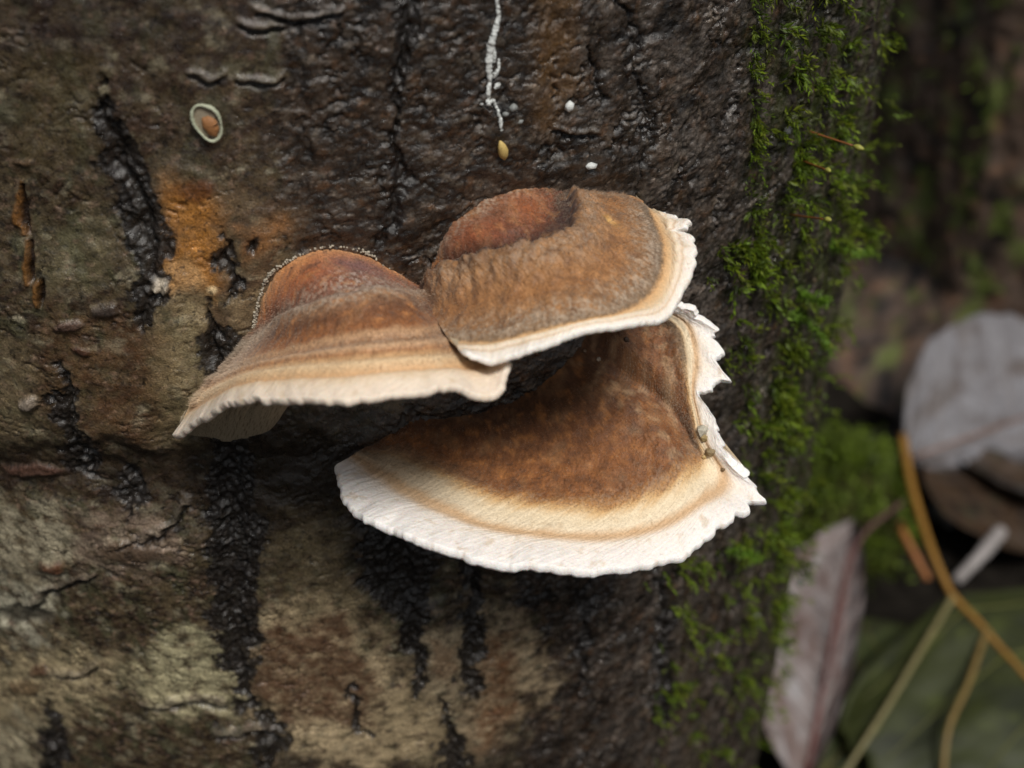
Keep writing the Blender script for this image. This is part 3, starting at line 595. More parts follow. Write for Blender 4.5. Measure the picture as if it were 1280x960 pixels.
def col_R(V_, U, Sx, Rx, s):
    wv = V_ + .25 * fbm(QX / 1.3, QY / 1.6, s + 21, 4) * sst(4.2, 3.2, V_) + .06 * fbm(Sx / .4, Rx / 3, s + 22, 3)
    c = bands(wv, [(0, (152, 110, 80)), (.35, (126, 80, 54)), (1.1, (100, 58, 42)), (1.6, (70, 44, 40)), (1.9, (66, 42, 36)), (2.02, (124, 90, 60)), (2.3, (136, 100, 66)), (3.0, (138, 94, 54)), (3.55, (132, 96, 62)),
                   (3.85, (128, 104, 80)), (4.0, (122, 98, 72)), (4.16, (206, 162, 112)), (4.5, (216, 180, 136)), (4.85, (228, 202, 168)), (5.3, (240, 226, 208)), (6, (247, 240, 232))])
    m = fbm(QX / 1.5, QY / 1.5, s + 23, 4); brn = sst(4.0, 3.6, wv)
    c = mixc(c, (168, 120, 74), brn * .55 * sst(.0, .5, m)); c = mixc(c, (92, 62, 42), brn * .55 * sst(.0, .45, -m))
    orange = np.exp(-(((U - 5.6) / 1.2)**2 + ((V_ - .75) / .45)**2)); c = mixc(c, (172, 96, 46), orange * .65)
    orange = np.exp(-(((U - 3.0) / .9)**2 + ((V_ - .6) / .35)**2)); c = mixc(c, (170, 88, 46), orange * .55)
    orange = np.exp(-(((U - .9) / .35)**2 + ((V_ - .5) / .35)**2)); c = mixc(c, (206, 130, 60), orange * .8)
    c = mixc(c, (96, 84, 74), sst(5.2, 6.5, U) * np.exp(-((V_ - 3.88) / .22)**2) * .45)
    c = mixc(c, (176, 156, 134), .55 * sst(.1, .4, fbm(QX / .9, QY / .9, s + 27, 3)) * sst(2.9, 3.6, V_) * sst(4.05, 3.8, V_))
    line = np.exp(-((V_ - 5.35) / .10)**2); c = mixc(c, (206, 172, 134), line * .6)
    c = mixc(c, (222, 178, 90), np.exp(-(((U - 6.9) / .16)**2 + ((V_ - 2.75) / .16)**2)) * .6)
    return c * (1 + .08 * sst(4.2, 4.6, V_) * fbm(Sx / .25, Rx / 4, s + 25, 3))[..., None]
braR, topR, nR, _ = bracket('bracket fungus with sunken reddish brown hollow, fused above its paler orange neighbour', Rr, R_edge, Runder, None, 640, 26, 202, [.6, .75, .8, .8, .8, .8, .9, 1.0, 1.0, .9, .8], disp_R, col_R, (2.4, .45, 1.5, .25, .5), (.15, 4.15), 24000, 4.7, hit(660., 300., 0), lobes=lambda u, sl: -1.3 * np.exp(-((u - 7.85) / .05)**2) + sst(6.5, 7.5, u) * .6 * noise(sl / .9, sl * 0 + .4, 9), gain=lambda v: -.12 + .42 * sst(1.7, 2.1, v), frost=((3.7, .35, .6), (.1, .25, .6), (2.3, .3, .35)))

# ---- upper left bracket
Fr_ = [
 [(318,412),(322,390),(328,365),(345,335),(375,315),(415,309),(455,316),(490,335),(515,352),(542,362)],
 [(312,422),(333,398),(350,378),(375,355),(405,340),(435,335),(470,342),(500,352),(520,358),(549,369)],
 [(303,434),(336,410),(365,394),(400,384),(435,375),(470,368),(500,370),(515,372),(528,370),(556,378)],
 [(283,457),(318,445),(365,432),(415,420),(460,412),(500,408),(528,407),(545,405),(552,398),(574,402)],
 [(258,484),(308,463),(362,452),(418,446),(465,442),(508,438),(540,437),(562,435),(576,432),(598,432)],
 [(238,512),(298,480),(360,472),(420,469),(468,464),(512,461),(552,458),(585,460),(604,456),(622,449)],
 [(215,543),(290,500),(360,498),(422,497),(470,493),(515,490),(556,482),(596,492),(620,490),(632,452)]]
F_edge = np.array([5.5, 14.5, 20, 23, 24, 24, 24, 24, 23.5, 20])
Funder = [(232,545,-1),(285,552,-1),(335,542,-1),(362,505,-2),(420,440,-2),(470,420,-2),(515,410,-2),(540,405,-2),(560,400,-2),(575,395,-2)]
def disp_F(V_, U, Sx, Rx, s):
    lump = fbm(QX / 2.4, QY / 2.4, s + 12, 4); fine = fbm(QX / .5, QY / .5, s + 13, 3)
    wv = V_ + .12 * fbm(QX / 1.3, QY / 1.6, s + 14, 3)
    step = sst(1.7, 2.0, wv) * sst(2.9, 2.0, wv) * sst(.6, 1.8, U)
    br = sst(4.3, 3.9, V_)
    h = br * (.20 * lump + .10 * fine) + (1 - br) * (.07 * fbm(Sx / .5, Rx / 4, s + 11, 3) + .08 * lump) + .8 * step
    h += .22 * np.exp(-((V_ - 3.75) / .18)**2) - .22 * np.exp(-((V_ - 3.35) / .16)**2) + .25 * np.exp(-((V_ - 4.55) / .25)**2) - .18 * np.exp(-((V_ - 4.98) / .14)**2)
    return h
def col_F(V_, U, Sx, Rx, s):
    wv = V_ + .12 * fbm(QX / 1.6, QY / 2, s + 21, 4) * sst(4.6, 3.2, V_) + .06 * fbm(Sx / .3, Rx / 3, s + 22, 3)
    c = bands(wv, [(0, (206, 160, 112)), (.3, (196, 132, 80)), (.8, (160, 90, 46)), (1.3, (140, 82, 52)), (1.65, (116, 76, 58)), (1.9, (150, 126, 108)), (2.15, (128, 94, 66)), (2.5, (104, 64, 36)), (2.9, (136, 86, 48)),
                   (3.12, (176, 138, 102)), (3.4, (146, 108, 78)), (3.7, (198, 162, 126)), (3.95, (158, 112, 72)), (4.2, (206, 166, 120)), (4.5, (232, 204, 164)), (4.8, (222, 186, 142)), (4.98, (200, 158, 114)), (5.12, (226, 200, 168)), (5.5, (236, 218, 196)), (6, (238, 222, 204))])
    m = fbm(QX / 1.6, QY / 1.2, s + 23, 4); brn = sst(3.2, 2.6, wv)
    c = mixc(c, (176, 118, 66), brn * .55 * sst(.05, .45, m)); c = mixc(c, (88, 58, 40), brn * .6 * sst(.05, .4, -m))
    c = mixc(c, (112, 84, 86), np.exp(-(((U - 5.5) / 1.2)**2 + ((V_ - .8) / .5)**2)) * .8)
    c = mixc(c, (186, 168, 158), .75 * sst(.05, .35, fbm(QX / .6, QY / .6, s + 27, 3)) * np.exp(-(((V_ - 1.5) / .45)**2)) * sst(3, 4.5, U))
    c = mixc(c, (186, 166, 144), .6 * sst(1.6, .0, U) * sst(.5, 2, V_) * sst(4.4, 3.2, V_))
    return c * (1 + .06 * sst(4.2, 4.6, V_) * fbm(Sx / .25, Rx / 4, s + 25, 3))[..., None]
braF, topF, nF, _ = bracket('bracket fungus with orange shoulder and banded tan cap drooping to a pointed corner', Fr_, F_edge, Funder, None, 700, 26, 303, [.8, 1.0, 1.0, .95, .9, .9, .9, .9, .9, .8], disp_F, col_F, (3.0, .5, 2.2, .35, .5), (.1, 4.9), 26000, 5.05, hit(430., 320., 0), edge_list=True, gain=lambda v: .05 + .17 * sst(1.2, 2, v), frost=((1.5, .35, .5), (2.05, .2, .6), (3.45, .2, .4)))
# pale beads along the attachment of the orange shoulder, one joined fringe
ico = bpy.data.meshes.new('tmp'); import bmesh
bm = bmesh.new(); bmesh.ops.create_icosphere(bm, subdivisions=1, radius=1); IV = np.array([v.co[:] for v in bm.verts]); IF = np.array([[v.index for v in f.verts] for f in bm.faces]); bm.free()
bead_path = catmull(np.array([(317, 410), (320, 392), (325, 370), (333, 350), (345, 336), (362, 326), (384, 315), (415, 308), (447, 313), (462, 318), (486, 336)], float), np.linspace(0, 10, 260))
BV = []; BF = []
dens = np.interp(np.arange(260), [0, 90, 110, 150, 175, 215, 225, 250, 260], [1, 1, .7, .15, .3, .3, .7, .1, .6])
for i in range(260):
    for q in range(2):
        if rng.random() < dens[i] * (.5 + .5 * math.sin(i * .9) * math.sin(i * .37 + 1) + .3):
            p = surf(*(bead_path[i] + rng.normal(0, .9, 2)), .15) ; r = rng.uniform(.07, .18) * 1e-3
            BF.append(IF + 12 * len(BV)); BV.append(p + IV * r * rng.uniform(.7, 1.3, 3))
tag(mesh('bead_fringe', np.vstack(BV), np.vstack(BF), M_bead, braF), kind='stuff')

# ------------------------------------------------------------------ small things on the bark
# oval husk with pale rim and orange core
hc_ = surf(260., 151.); hn = bnormal(hc_); ht = np.array([-hn[1], hn[0], 0]); hz = np.array([0, 0, 1.])
husk = thing('oval_husk', 'tiny oval husk with pale rim and orange centre stuck to the bark', 'husk', tuple(hc_))
def oval(rfun, hfun, nr=10, na=48, c1=0., c2=0.):
    V = []; 
    for i in range(nr):
        for k in range(na):
            a = 2 * math.pi * k / na; r = rfun(i / (nr - 1), a); x = r * 1.72 * math.cos(a) + c1; y = r * 2.35 * math.sin(a) + c2
            ro = D2(24); X_ = x * math.cos(ro) - y * math.sin(ro) * -1; Y_ = -x * math.sin(ro) + y * math.cos(ro)
            X_ = x * math.cos(ro) - y * math.sin(ro); Y_ = x * math.sin(ro) + y * math.cos(ro)
            V.append(hc_ + (ht * X_ + hz * Y_ * 1.12 + hn * hfun(i / (nr - 1), a)) * 1e-3)
    F = gridfaces(nr, na); s_ = np.arange(nr - 1); F = np.vstack([F, np.stack([s_ * na + na - 1, s_ * na, (s_ + 1) * na, (s_ + 1) * na + na - 1], -1)[:, [0, 1, 2, 3]]])
    return np.array(V), F
wob = lambda a: 1 + .05 * math.sin(3 * a + 1) + .04 * math.sin(7 * a)
aa = np.linspace(0, 2 * math.pi, 73); ro = D2(24); wv_ = 1 + .04 * np.sin(3 * aa + 1) + .015 * np.sin(5 * aa)
ex = .78 * 1.72 * np.cos(aa) * wv_; ey = .78 * 2.35 * np.sin(aa) * wv_
ring = hc_ + (ht * (ex * math.cos(ro) - ey * math.sin(ro))[:, None] + hz * ((ex * math.sin(ro) + ey * math.cos(ro)) * 1.12)[:, None] + hn * .45) * 1e-3
V, F_ = tube(ring, .17e-3 * (1 + .25 * np.sin(aa * 3)), 8, 1.5, up=tuple(hn)); V = V + rng.normal(0, .025e-3, V.shape); bmesh_obj('rim', V, F_, M_amber, husk, C=np.tile(lin((176, 180, 156)), (len(V), 1)))
V, F_ = oval(lambda t, a: t * .74 * wob(a), lambda t, a: .42 - .1 * t); mesh('shell', V, F_, M_amber, husk, C=np.tile(lin((150, 138, 118)), (len(V), 1)))
V, F_ = oval(lambda t, a: t * .46 * wob(a), lambda t, a: .42 + .5 * math.sqrt(max(0, 1 - t * t)), c1=.1, c2=-.45); mesh('core', V, F_, M_amber, husk, C=np.tile(lin((150, 104, 64)), (len(V), 1)))

# white resin streak
streak = thing('resin_streak', 'thin white crusty streak running down the dark bark above the fungi', 'resin', tuple(surf(615., 120.)))
def ribbon(pts, name, parent, m, jit=.10):
    P = np.array(pts, float); t = np.linspace(0, len(P) - 1, 14 * (len(P) - 1)); q = catmull(P, t)
    p = surf(q[:, 0] + rng.normal(0, .5, len(q)), q[:, 1], .15); w = q[:, 2] * .1e-3 * (1 + jit * rng.normal(0, 1, len(q)))
    V, F = tube(p, np.maximum(w, .06e-3), 8, .7, up=(.2, -1, .1)); V = V + rng.normal(0, .03e-3, V.shape)
    return bmesh_obj(name, V, F, m, parent)
ribbon([(620, -30, 1.2), (621, 0, 1.6), (623, 20, 2.2), (619, 38, 3.2), (613, 60, 4), (611, 85, 3.4), (612, 105, 2.4), (609, 128, 2.6)], 'crust', streak, M_white)
ribbon([(616, 56, 1.6), (618, 70, 2.2), (618, 78, 1)], 'crust', streak, M_white)
ribbon([(624, 74, 1), (623, 86, 1.6), (618, 94, 3), (615, 96, 1.4)], 'crust', streak, M_white)
ribbon([(600, 130, .8), (609, 131, 2), (616, 126, 2), (622, 138, 1.5), (626, 152, 2.2), (627, 164, 1)], 'crust', streak, M_white)
ribbon([(619, 111, 1), (622, 107, 2.6), (624, 104, 1)], 'flake', streak, M_white)
V, F = tube(surf(np.array([625., 627, 629, 630, 631]), np.array([176., 182, 189, 195, 200]), .4), np.array([.1, .45, .6, .5, .1]) * 1e-3, 8, .7, up=(.2, -1, .1))
seed_ = bmesh_obj('seed', V, F, M_amber, None, C=np.tile(lin((206, 178, 110)), (len(V), 1))); tag(seed_, 'tiny straw coloured seed husk at the foot of the white resin streak', 'seed')
def lump(name, px, py, rx, ry, m, col=None, e=.1, parent=None, base=surf):
    p = base(float(px), float(py), e); V = IV * np.array([rx, (rx + ry) / 2, ry]) * 1e-4 * rng.uniform(.75, 1.25, (12, 1)) + p
    return mesh(name, V, IF, m, parent, C=None if col is None else np.tile(lin(col), (12, 1)))
tag(lump('white_fleck', 712, 133, 5.5, 6.5, M_white, None, .3), 'small round white fleck on the bark right of the resin streak', 'fleck')
tag(lump('white_fleck', 738, 207, 8, 4, M_white, None, .1), 'flat white fleck lodged on the bark just above the fungus', 'fleck')
for (x, y, r) in [(642, 135, 6), (650, 152, 4), (632, 143, 5)]: lump('flake', x, y, r, r * .8, mat('grey flake', (.22, .23, .22), rough=.5), None, .0, streak)

# sand grains on the lower bracket
def capE(top, u, v): return top[int(v * (len(top) - 1)), int(u * (top.shape[1] - 1))]
def nearest(top, px, py):
    X_, Y_ = project(top.reshape(-1, 3)); k = np.argmin((X_ - px)**2 + (Y_ - py)**2); return top.reshape(-1, 3)[k]
for (x, y, r, cl, lb) in [(888, 567, 6.5, (150, 130, 96), 'largest tan sand grain in the notch of the white rim'), (880, 549, 5.5, (168, 146, 100), 'olive sand grain stuck above the notch of the rim'), (877, 540, 8, (196, 190, 172), 'pale clear sand grain at the inner edge of the rim notch'),
                      (880, 572, 3.2, (206, 176, 120), 'tiny amber grain beside the largest sand grain'), (904, 588, 3, (120, 96, 66), 'dark speck on the pale rim beside the notch'), (748, 449, 3.2, (206, 194, 176), 'lone pale grain on the brown cap under the overhang'),
                      (733, 440, 2, (150, 130, 110), 'faint grain on the shaded brown cap of the lower bracket'), (784, 425, 4, (70, 56, 48), 'dark crumb on the brown cap of the lower bracket')]:
    p = nearest(topL, x, y) + np.array([0, -.2, .8]) * r * .5e-4
    V = IV * r * 1e-4 * rng.uniform(.7, 1.25, (12, 1)) + p
    tag(mesh('sand_grain', V, IF, M_amber, None, C=np.tile(lin(cl) * .85, (12, 1)), smooth=False), lb, 'grain', 'grains on the lower bracket')

# ------------------------------------------------------------------ second trunk behind
X2, Y2, RR2 = .330, .503, .143
t2 = np.linspace(-math.pi, math.pi, 420, endpoint=False); z2 = np.concatenate([np.arange(-.295, .12, .0018), np.geomspace(.12, 2.5, 40)])
T2, Z2 = np.meshgrid(t2, z2, indexing='ij'); s2 = T2 * 90; zm2 = Z2 * 1e3
def per(fn, *a): return fn
h2 = 7 * ridged(np.cos(T2) * 2.2 + 5, np.sin(T2) * 2.2 + zm2 / 260, 90, 3) + 2.4 * ridged(s2 / 9, zm2 / 40, 91, 4) * sst(math.pi, 2.6, np.abs(T2)) + 1.0 * fbm(s2 / 3, zm2 / 4, 92, 4) * sst(math.pi, 2.6, np.abs(T2))
r2_ = RR2 + h2 * 1e-3 + .04 * sst(-.22, -.31, Z2)
V2 = np.stack([X2 + r2_ * np.sin(T2), Y2 - r2_ * np.cos(T2), Z2], -1)
c2 = np.ones(V2.shape) * lin((66, 54, 46)); c2 = mixc(c2, (26, 22, 20), sst(-.1, .3, fbm(s2 / 8, zm2 / 18, 93, 4))); c2 = mixc(c2, (96, 70, 52), .6 * sst(.1, .4, fbm(s2 / 6, zm2 / 9, 94, 4)))
c2 = mixc(c2, (74, 84, 40), .8 * sst(.05, .4, fbm(s2 / 9, zm2 / 22, 95, 4)))
trunk2 = thing('tree_trunk', 'dark mossy trunk standing behind the main trunk, next to the leaf litter', 'tree trunk', (X2, Y2, GROUND - .015))
mesh('bark', V2.reshape(-1, 3), gridfaces(len(t2), len(z2), True), M_bark, trunk2, C=c2.reshape(-1, 3) * 2.4)

# ------------------------------------------------------------------ moss
def moss_mesh(P, Nn, size, cols, seed, nleaf=11, droop=.5, updir=0.0):
    """curved shoots clothed in small pointed leaves; every leaf two triangles"""
    r = np.random.default_rng(seed); n = len(P)
    d = Nn * (.7 + .4 * r.random((n, 1))) + r.normal(0, .45, (n, 3)); d[:, 2] += updir; d /= np.linalg.norm(d, axis=1)[:, None]
    bend = np.array([0, 0, -1.]) * (droop * (.4 + r.random((n, 1)))) + r.normal(0, .25, (n, 3))
    V = []; F = []; C_ = []; base = 0
    tt = (np.arange(nleaf) + .6) / nleaf
    for k in range(nleaf):
        t = tt[k]; p = P + (d * t + bend * t * t * .6) * size[:, None]
        tg = d + bend * t * 1.2; tg /= np.linalg.norm(tg, axis=1)[:, None]
        rd = np.cross(tg, r.normal(0, 1, (n, 3))); rd /= np.linalg.norm(rd, axis=1)[:, None]
        ld = rd * .75 + tg * .7; sdv = np.cross(tg, rd)
        L = (size * (.42 - .16 * t) * (.7 + .6 * r.random(n)))[:, None]; W = L * .17
        a = p; b = p + ld * L * .45 + sdv * W; c = p + ld * L + tg * L * .15; e = p + ld * L * .45 - sdv * W
        V += [np.stack([a, b, c, e], 1)]
        sh = cols * (.65 + .55 * t) * (.8 + .4 * r.random((n, 1))); C_ += [np.repeat(sh[:, None], 4, 1)]
    V = np.stack(V, 1).reshape(-1, 3); C_ = np.stack(C_, 1).reshape(-1, 3); F = np.arange(len(V)).reshape(-1, 4)
    return V, F, C_
def moss_pts(spec):
    xs = []; ys = []
    for kind, n, pts, sp in spec:
        P = np.array(pts, float)
        if kind == 'line':
            q = catmull(P, rng.random(n) * (len(P) - 1)); xs.append(q[:, 0] + rng.normal(0, sp, n)); ys.append(q[:, 1] + rng.normal(0, 5, n))
        else: xs.append(rng.normal(P[0], P[2], n)); ys.append(rng.normal(P[1], P[3], n))
    return np.concatenate(xs), np.concatenate(ys)
def moss_obj(name, label, spec, szr, seed, bright, cut=.0):
    x, y = moss_pts(spec); keep = (x < 1150) & (y > -60) & (y < 1050)
    g = fbm(x / 26, y / 30, seed, 3); keep &= g > cut + rng.normal(0, .12, len(x)); x, y = x[keep], y[keep]
    p = surf(x, y, -.15); ok = np.hypot(p[:, 0] - XC, p[:, 1] - YC) < R0 + .0035; x, y, p = x[ok], y[ok], p[ok]; nn = bnormal(p)
    col = lin((104, 130, 34)) * bright; k = rng.random((len(x), 1)); cols = col * (.25 + 1.0 * k**1.5) ; cols = cols + (lin((142, 150, 40)) * bright - cols) * (.55 * rng.random((len(x), 1))**2)
    V, F, C_ = moss_mesh(p, nn, rng.uniform(*szr, len(x)) * 1e-3, cols, seed)
    o = mesh(name, V, F, M_moss, None, C=C_, smooth=False); return tag(o, label, 'moss', None, 'stuff')
moss_obj('moss', 'thin vertical line of bright green moss in a bark groove above the fungi', [('line', 320, [(942, -40), (945, 20), (941, 80), (945, 150), (940, 210), (945, 290), (950, 340)], 4)], (1.1, 2.0), 31, 1.0, -.05)
moss_obj('moss', 'band of bright green moss on the turning side of the trunk', [
    ('line', 800, [(988, -40), (996, 100), (990, 220), (982, 330)], 15), ('line', 900, [(1035, -40), (1045, 100), (1040, 200), (1050, 330)], 20),
    ('blob', 420, (1065, 280, 22, 26), 0), ('line', 900, [(940, 300), (950, 400), (960, 500), (960, 560)], 22), ('blob', 260, (930, 320, 14, 20), 0), ('blob', 500, (1000, 420, 30, 30), 0),
    ('line', 1000, [(990, 480), (1010, 560), (1020, 650), (1000, 720)], 30), ('blob', 260, (1065, 520, 16, 40), 0), ('line', 1100, [(950, 430), (965, 520), (985, 600), (985, 690)], 24), ('line', 500, [(1090, -40), (1085, 150), (1075, 300), (1070, 420)], 30), ('line', 300, [(1060, 600), (1040, 720), (1010, 800)], 20)], (1.5, 3.4), 32, 1.0, .20)
moss_obj('moss', 'sparse green moss tufts on the lower bark under the broad bracket', [
    ('line', 330, [(850, 690), (855, 760), (865, 820), (850, 880), (840, 960), (835, 1030)], 24), ('blob', 90, (930, 680, 16, 14), 0), ('line', 300, [(900, 700), (905, 800), (900, 900), (890, 1000)], 26),
    ('line', 700, [(985, 650), (975, 740), (965, 830), (960, 960)], 24), ('line', 560, [(965, 650), (960, 740), (950, 820), (945, 900), (940, 1000)], 16), ('blob', 90, (835, 875, 10, 10), 0)], (1.4, 3.2), 33, 1.05, .13)
# a few larger shoots that stand out singly
for i, (pts, lb) in enumerate([([(985, 390), (1005, 400), (1025, 418), (1040, 440)], 'long bright moss shoot drooping at its tip beside the fungi'),
                               ([(995, 360), (1015, 372), (1030, 375)], 'short moss shoot just above the long drooping one'),
                               ([(905, 690), (925, 690), (945, 697)], 'moss shoot under the torn corner of the broad bracket'),
                               ([(1030, 300), (1060, 315), (1090, 318)], 'outstretched blurred moss shoot at the edge of the trunk')]):
    P = np.array(pts, float); q = catmull(P, np.linspace(0, len(P) - 1, 26)); e = np.linspace(0, 4.5, 26); p = hit(q[:, 0], q[:, 1], e)
    sh = thing('moss_shoot', lb, 'moss', tuple(p[0])); Vs, Fs = tube(p, np.linspace(.16e-3, .06e-3, 26), 5); bmesh_obj('stem', Vs, Fs, M_moss, sh, C=np.tile(lin((110, 130, 50)), (len(Vs), 1)))
    P2 = np.repeat(p, 5, 0); tg = np.repeat(np.gradient(p, axis=0), 5, 0); tg /= np.linalg.norm(tg, axis=1)[:, None]
    V, F, C_ = moss_mesh(P2, tg, np.full(len(P2), 1.5e-3), np.tile(lin((106, 142, 40)), (len(P2), 1)), 60 + i, 4, .1); mesh('leaves', V, F, M_moss, sh, C=C_, smooth=False)
for (x0, y0, x1, y1, lb) in [(1005, 162, 1066, 182, 'slender brown moss stalk with pale capsule, uppermost of three'), (1000, 200, 1032, 212, 'short tilted moss stalk just below the uppermost one'), (985, 268, 1030, 274, 'reddish moss stalk standing level with the upper fungi')]:
    q = np.linspace(0, 1, 10); p = hit(x0 + (x1 - x0) * q, y0 + (y1 - y0) * q, 7 * q)
    s_ = thing('moss_stalk', lb, 'moss', tuple(p[0])); V, F = tube(p, .13e-3, 6); bmesh_obj('stalk', V, F, M_vein, s_, C=np.tile(lin((120, 72, 34)), (len(V), 1)))
    d = p[-1] - p[-2]; d /= np.linalg.norm(d); q = np.linspace(0, 1, 8); V, F = tube(p[-1] + d * q[:, None] * 1.6e-3, np.sin(q * math.pi * .9 + .15) * .38e-3 + .03e-3, 7); bmesh_obj('capsule', V, F, M_vein, s_, C=np.tile(lin((150, 150, 70)), (len(V), 1)))
# moss of the second trunk
k = 2600; a = rng.uniform(-1.9, .4, k); zq = rng.uniform(-.28, .12, k); keep = fbm(a * 90 / 9, zq * 1e3 / 22, 95, 4) > .02; a, zq = a[keep], zq[keep]
i = np.clip(np.searchsorted(t2, a), 0, len(t2) - 1); j = np.clip(np.searchsorted(z2, zq), 0, len(z2) - 1); p = V2[i, j]; nn = np.stack([np.sin(a), -np.cos(a), 0 * a], -1)
V, F, C_ = moss_mesh(p, nn, rng.uniform(3, 7, len(a)) * 1e-3, lin((112, 132, 48)) * (.5 + .9 * rng.random((len(a), 1))), 37, 8)
tag(mesh('moss', V, F, M_moss, None, C=C_, smooth=False), 'patchy dull green moss on the dark trunk behind', 'moss', None, 'stuff')

# mossy hummock on the ground behind the main trunk's edge
hb = gp_(1040, 672); nA, nB = 60, 24; A_, B_ = np.meshgrid(np.linspace(0, 2 * math.pi, nA, endpoint=False), np.linspace(0, 1, nB), indexing='ij')
hr = .027 * (1 - B_**2.2 * .0) * np.cos(B_ * math.pi / 2)**.7 * (1 + .25 * noise(np.cos(A_) * 1.5 + 9, np.sin(A_) * 1.5 + B_ * 2, 140)); hh = .058 * np.sin(B_ * math.pi / 2) * (1 + .2 * noise(np.cos(A_) * 2 + 3, np.sin(A_) * 2 + B_ * 3, 142))
HV_ = hb + np.stack([hr * np.cos(A_), hr * np.sin(A_), hh - .012], -1); hc2 = np.ones(HV_.shape) * lin((52, 48, 28)); hc2 = mixc(hc2, (66, 78, 30), sst(-.1, .3, noise(A_ * 4, B_ * 9, 143)))
hump = thing('moss_hummock', 'blurred mossy hummock on the ground behind the edge of the main trunk', 'moss', tuple(hb))
mesh('mound', HV_.reshape(-1, 3), gridfaces(nA, nB, True), M_soil2, hump, C=hc2.reshape(-1, 3))
q_ = rng.integers(0, nA * nB, 1500); p = HV_.reshape(-1, 3)[q_]; nn = p - hb; nn[:, 2] += .01; nn /= np.linalg.norm(nn, axis=1)[:, None]
V, F, C_ = moss_mesh(p + rng.normal(0, .002, p.shape), nn, rng.uniform(4, 9, len(p)) * 1e-3, lin((112, 132, 42)) * (.3 + 1.1 * rng.random((len(p), 1))**1.4), 39, 8)
tag(mesh('moss_cover', V, F, M_moss, hump, C=C_, smooth=False), kind='stuff')
# ------------------------------------------------------------------ fallen leaves and stalks (all rest on the ground)
def leaf(name, label, base, tip, width, normal, cols, curl=.15, ripple=.0, nveins=7, veincol=(150, 120, 70), mid_r=.0008, cat='leaf', group=None, wavy=.06, stalk=None, seed=1, arch=.10, shape=.9, lift=0., asym=1., vr=.5, vcol=None):
    """leaf blade with thickness, midrib and side veins; base and tip in metres"""
    width *= BG; mid_r *= BG; base = np.array(base, float); tip = np.array(tip, float); ax = tip - base; Ln = np.linalg.norm(ax); ax /= Ln
    n = np.array(normal, float); n -= ax * (n @ ax); n /= np.linalg.norm(n); side = np.cross(n, ax)
    nu, nw = 61, 41; u = np.linspace(0, 1, nu); w = np.linspace(-1, 1, nw); U, W = np.meshgrid(u, w, indexing='ij')
    prof = np.sin(math.pi * np.clip(U, 0, 1)**shape)**.75; prof = np.maximum(prof, .02)
    half = width * prof * np.where(W < 0, asym, 1.) * (1 + wavy * np.sin(U * 23 + seed) * .2 + 1.6 * wavy * fbm(U * 9 + seed, W * 0 + (W > 0) * 5., seed, 3))
    zf = lambda U, W: width * curl * (W**2) * (1 if curl else 0) + width * ripple * np.sin((U * nveins * 2 + np.abs(W) * -2.2) * math.pi) * np.abs(W) + arch * Ln * np.sin(U * math.pi) * .5 + .03 * Ln * fbm(U * 3 + seed, W * 1.5, seed, 3)
    Pf = lambda U, W, h: base + ax * (U * Ln)[..., None] + side * (W * h)[..., None] + n * (zf(U, W) + lift)[..., None]
    top = Pf(U, W, half); t = .00035
    bot = top - n * t
    G = np.concatenate([top.reshape(-1, 3), bot.reshape(-1, 3)]); F = gridfaces(nu, nw); m = nu * nw
    rim = [(i * nw, (i + 1) * nw) for i in range(nu - 1)] + [(i * nw + nw - 1, (i + 1) * nw + nw - 1) for i in range(nu - 1)] + [(k, k + 1) for k in range(nw - 1)] + [((nu - 1) * nw + k, (nu - 1) * nw + k + 1) for k in range(nw - 1)]
    F = np.vstack([F, F[:, ::-1] + m, [(a, b, b + m, a + m) for a, b in rim]])
    c = np.ones((nu, nw, 3)) * lin(cols[0]); c = mixc(c, cols[1], sst(-.1, .35, fbm(U * 5 + seed, W * 3, seed + 3, 4))); c = mixc(c, cols[2], .7 * sst(.1, .4, fbm(U * 8, W * 5 + seed, seed + 7, 4)))
    c = np.concatenate([c.reshape(-1, 3)] * 2) * .85
    root = thing(name, label, cat, tuple(base), group); mesh('blade', G, F, M_leafgrey, root, C=c)
    uu = np.linspace(0, .98, 24); pm = Pf(uu, uu * 0, uu * 0) + n * .0002
    if stalk is not None: pm = np.vstack([catmull(np.vstack([np.array(stalk), pm[:1]]), np.linspace(0, len(stalk), 8 * len(stalk)))[:-1], pm])
    V, F = tube(pm, np.linspace(mid_r, mid_r * .35, len(pm)), 8); bmesh_obj('midrib', V, F, M_vein, root, C=np.tile(lin(veincol) * .85, (len(V), 1)))
    for k in range(nveins):
        for sg in (-1, 1):
            u0 = .10 + .78 * k / nveins; q = np.linspace(0, 1, 10); uv = u0 + .16 * q**1.1; hv = width * np.sin(math.pi * np.clip(uv, 0, 1)**shape)**.75
            pv = Pf(uv, sg * q * .93, hv * (asym if sg < 0 else 1)) + n * .0001; V, F = tube(pv, np.linspace(mid_r * vr, mid_r * vr * .35, 10), 6); bmesh_obj('vein', V, F, M_vein, root, C=np.tile(lin(vcol or veincol) * .85, (len(V), 1)))
    return root
def gp(x, y, h=0.): return onground(np.float64(x), np.float64(y), h)
# pale grey leaf leaning on the trunk behind
tip_ = CAM + rays(np.float64(1420), np.float64(470)) * .60
leaf('fallen_leaf', 'pale silvery grey dead leaf leaning upright against the dark trunk behind', gp(1140, 572, .016), tip_, .041, (-.35, -.75, .55), [(122, 120, 124), (96, 88, 86), (138, 138, 144)], curl=-.05, ripple=.02, nveins=8, veincol=(124, 96, 84), mid_r=.0007, seed=3, vr=.4, shape=.75, asym=-.0 + .35, vcol=(140, 132, 130), wavy=.07)
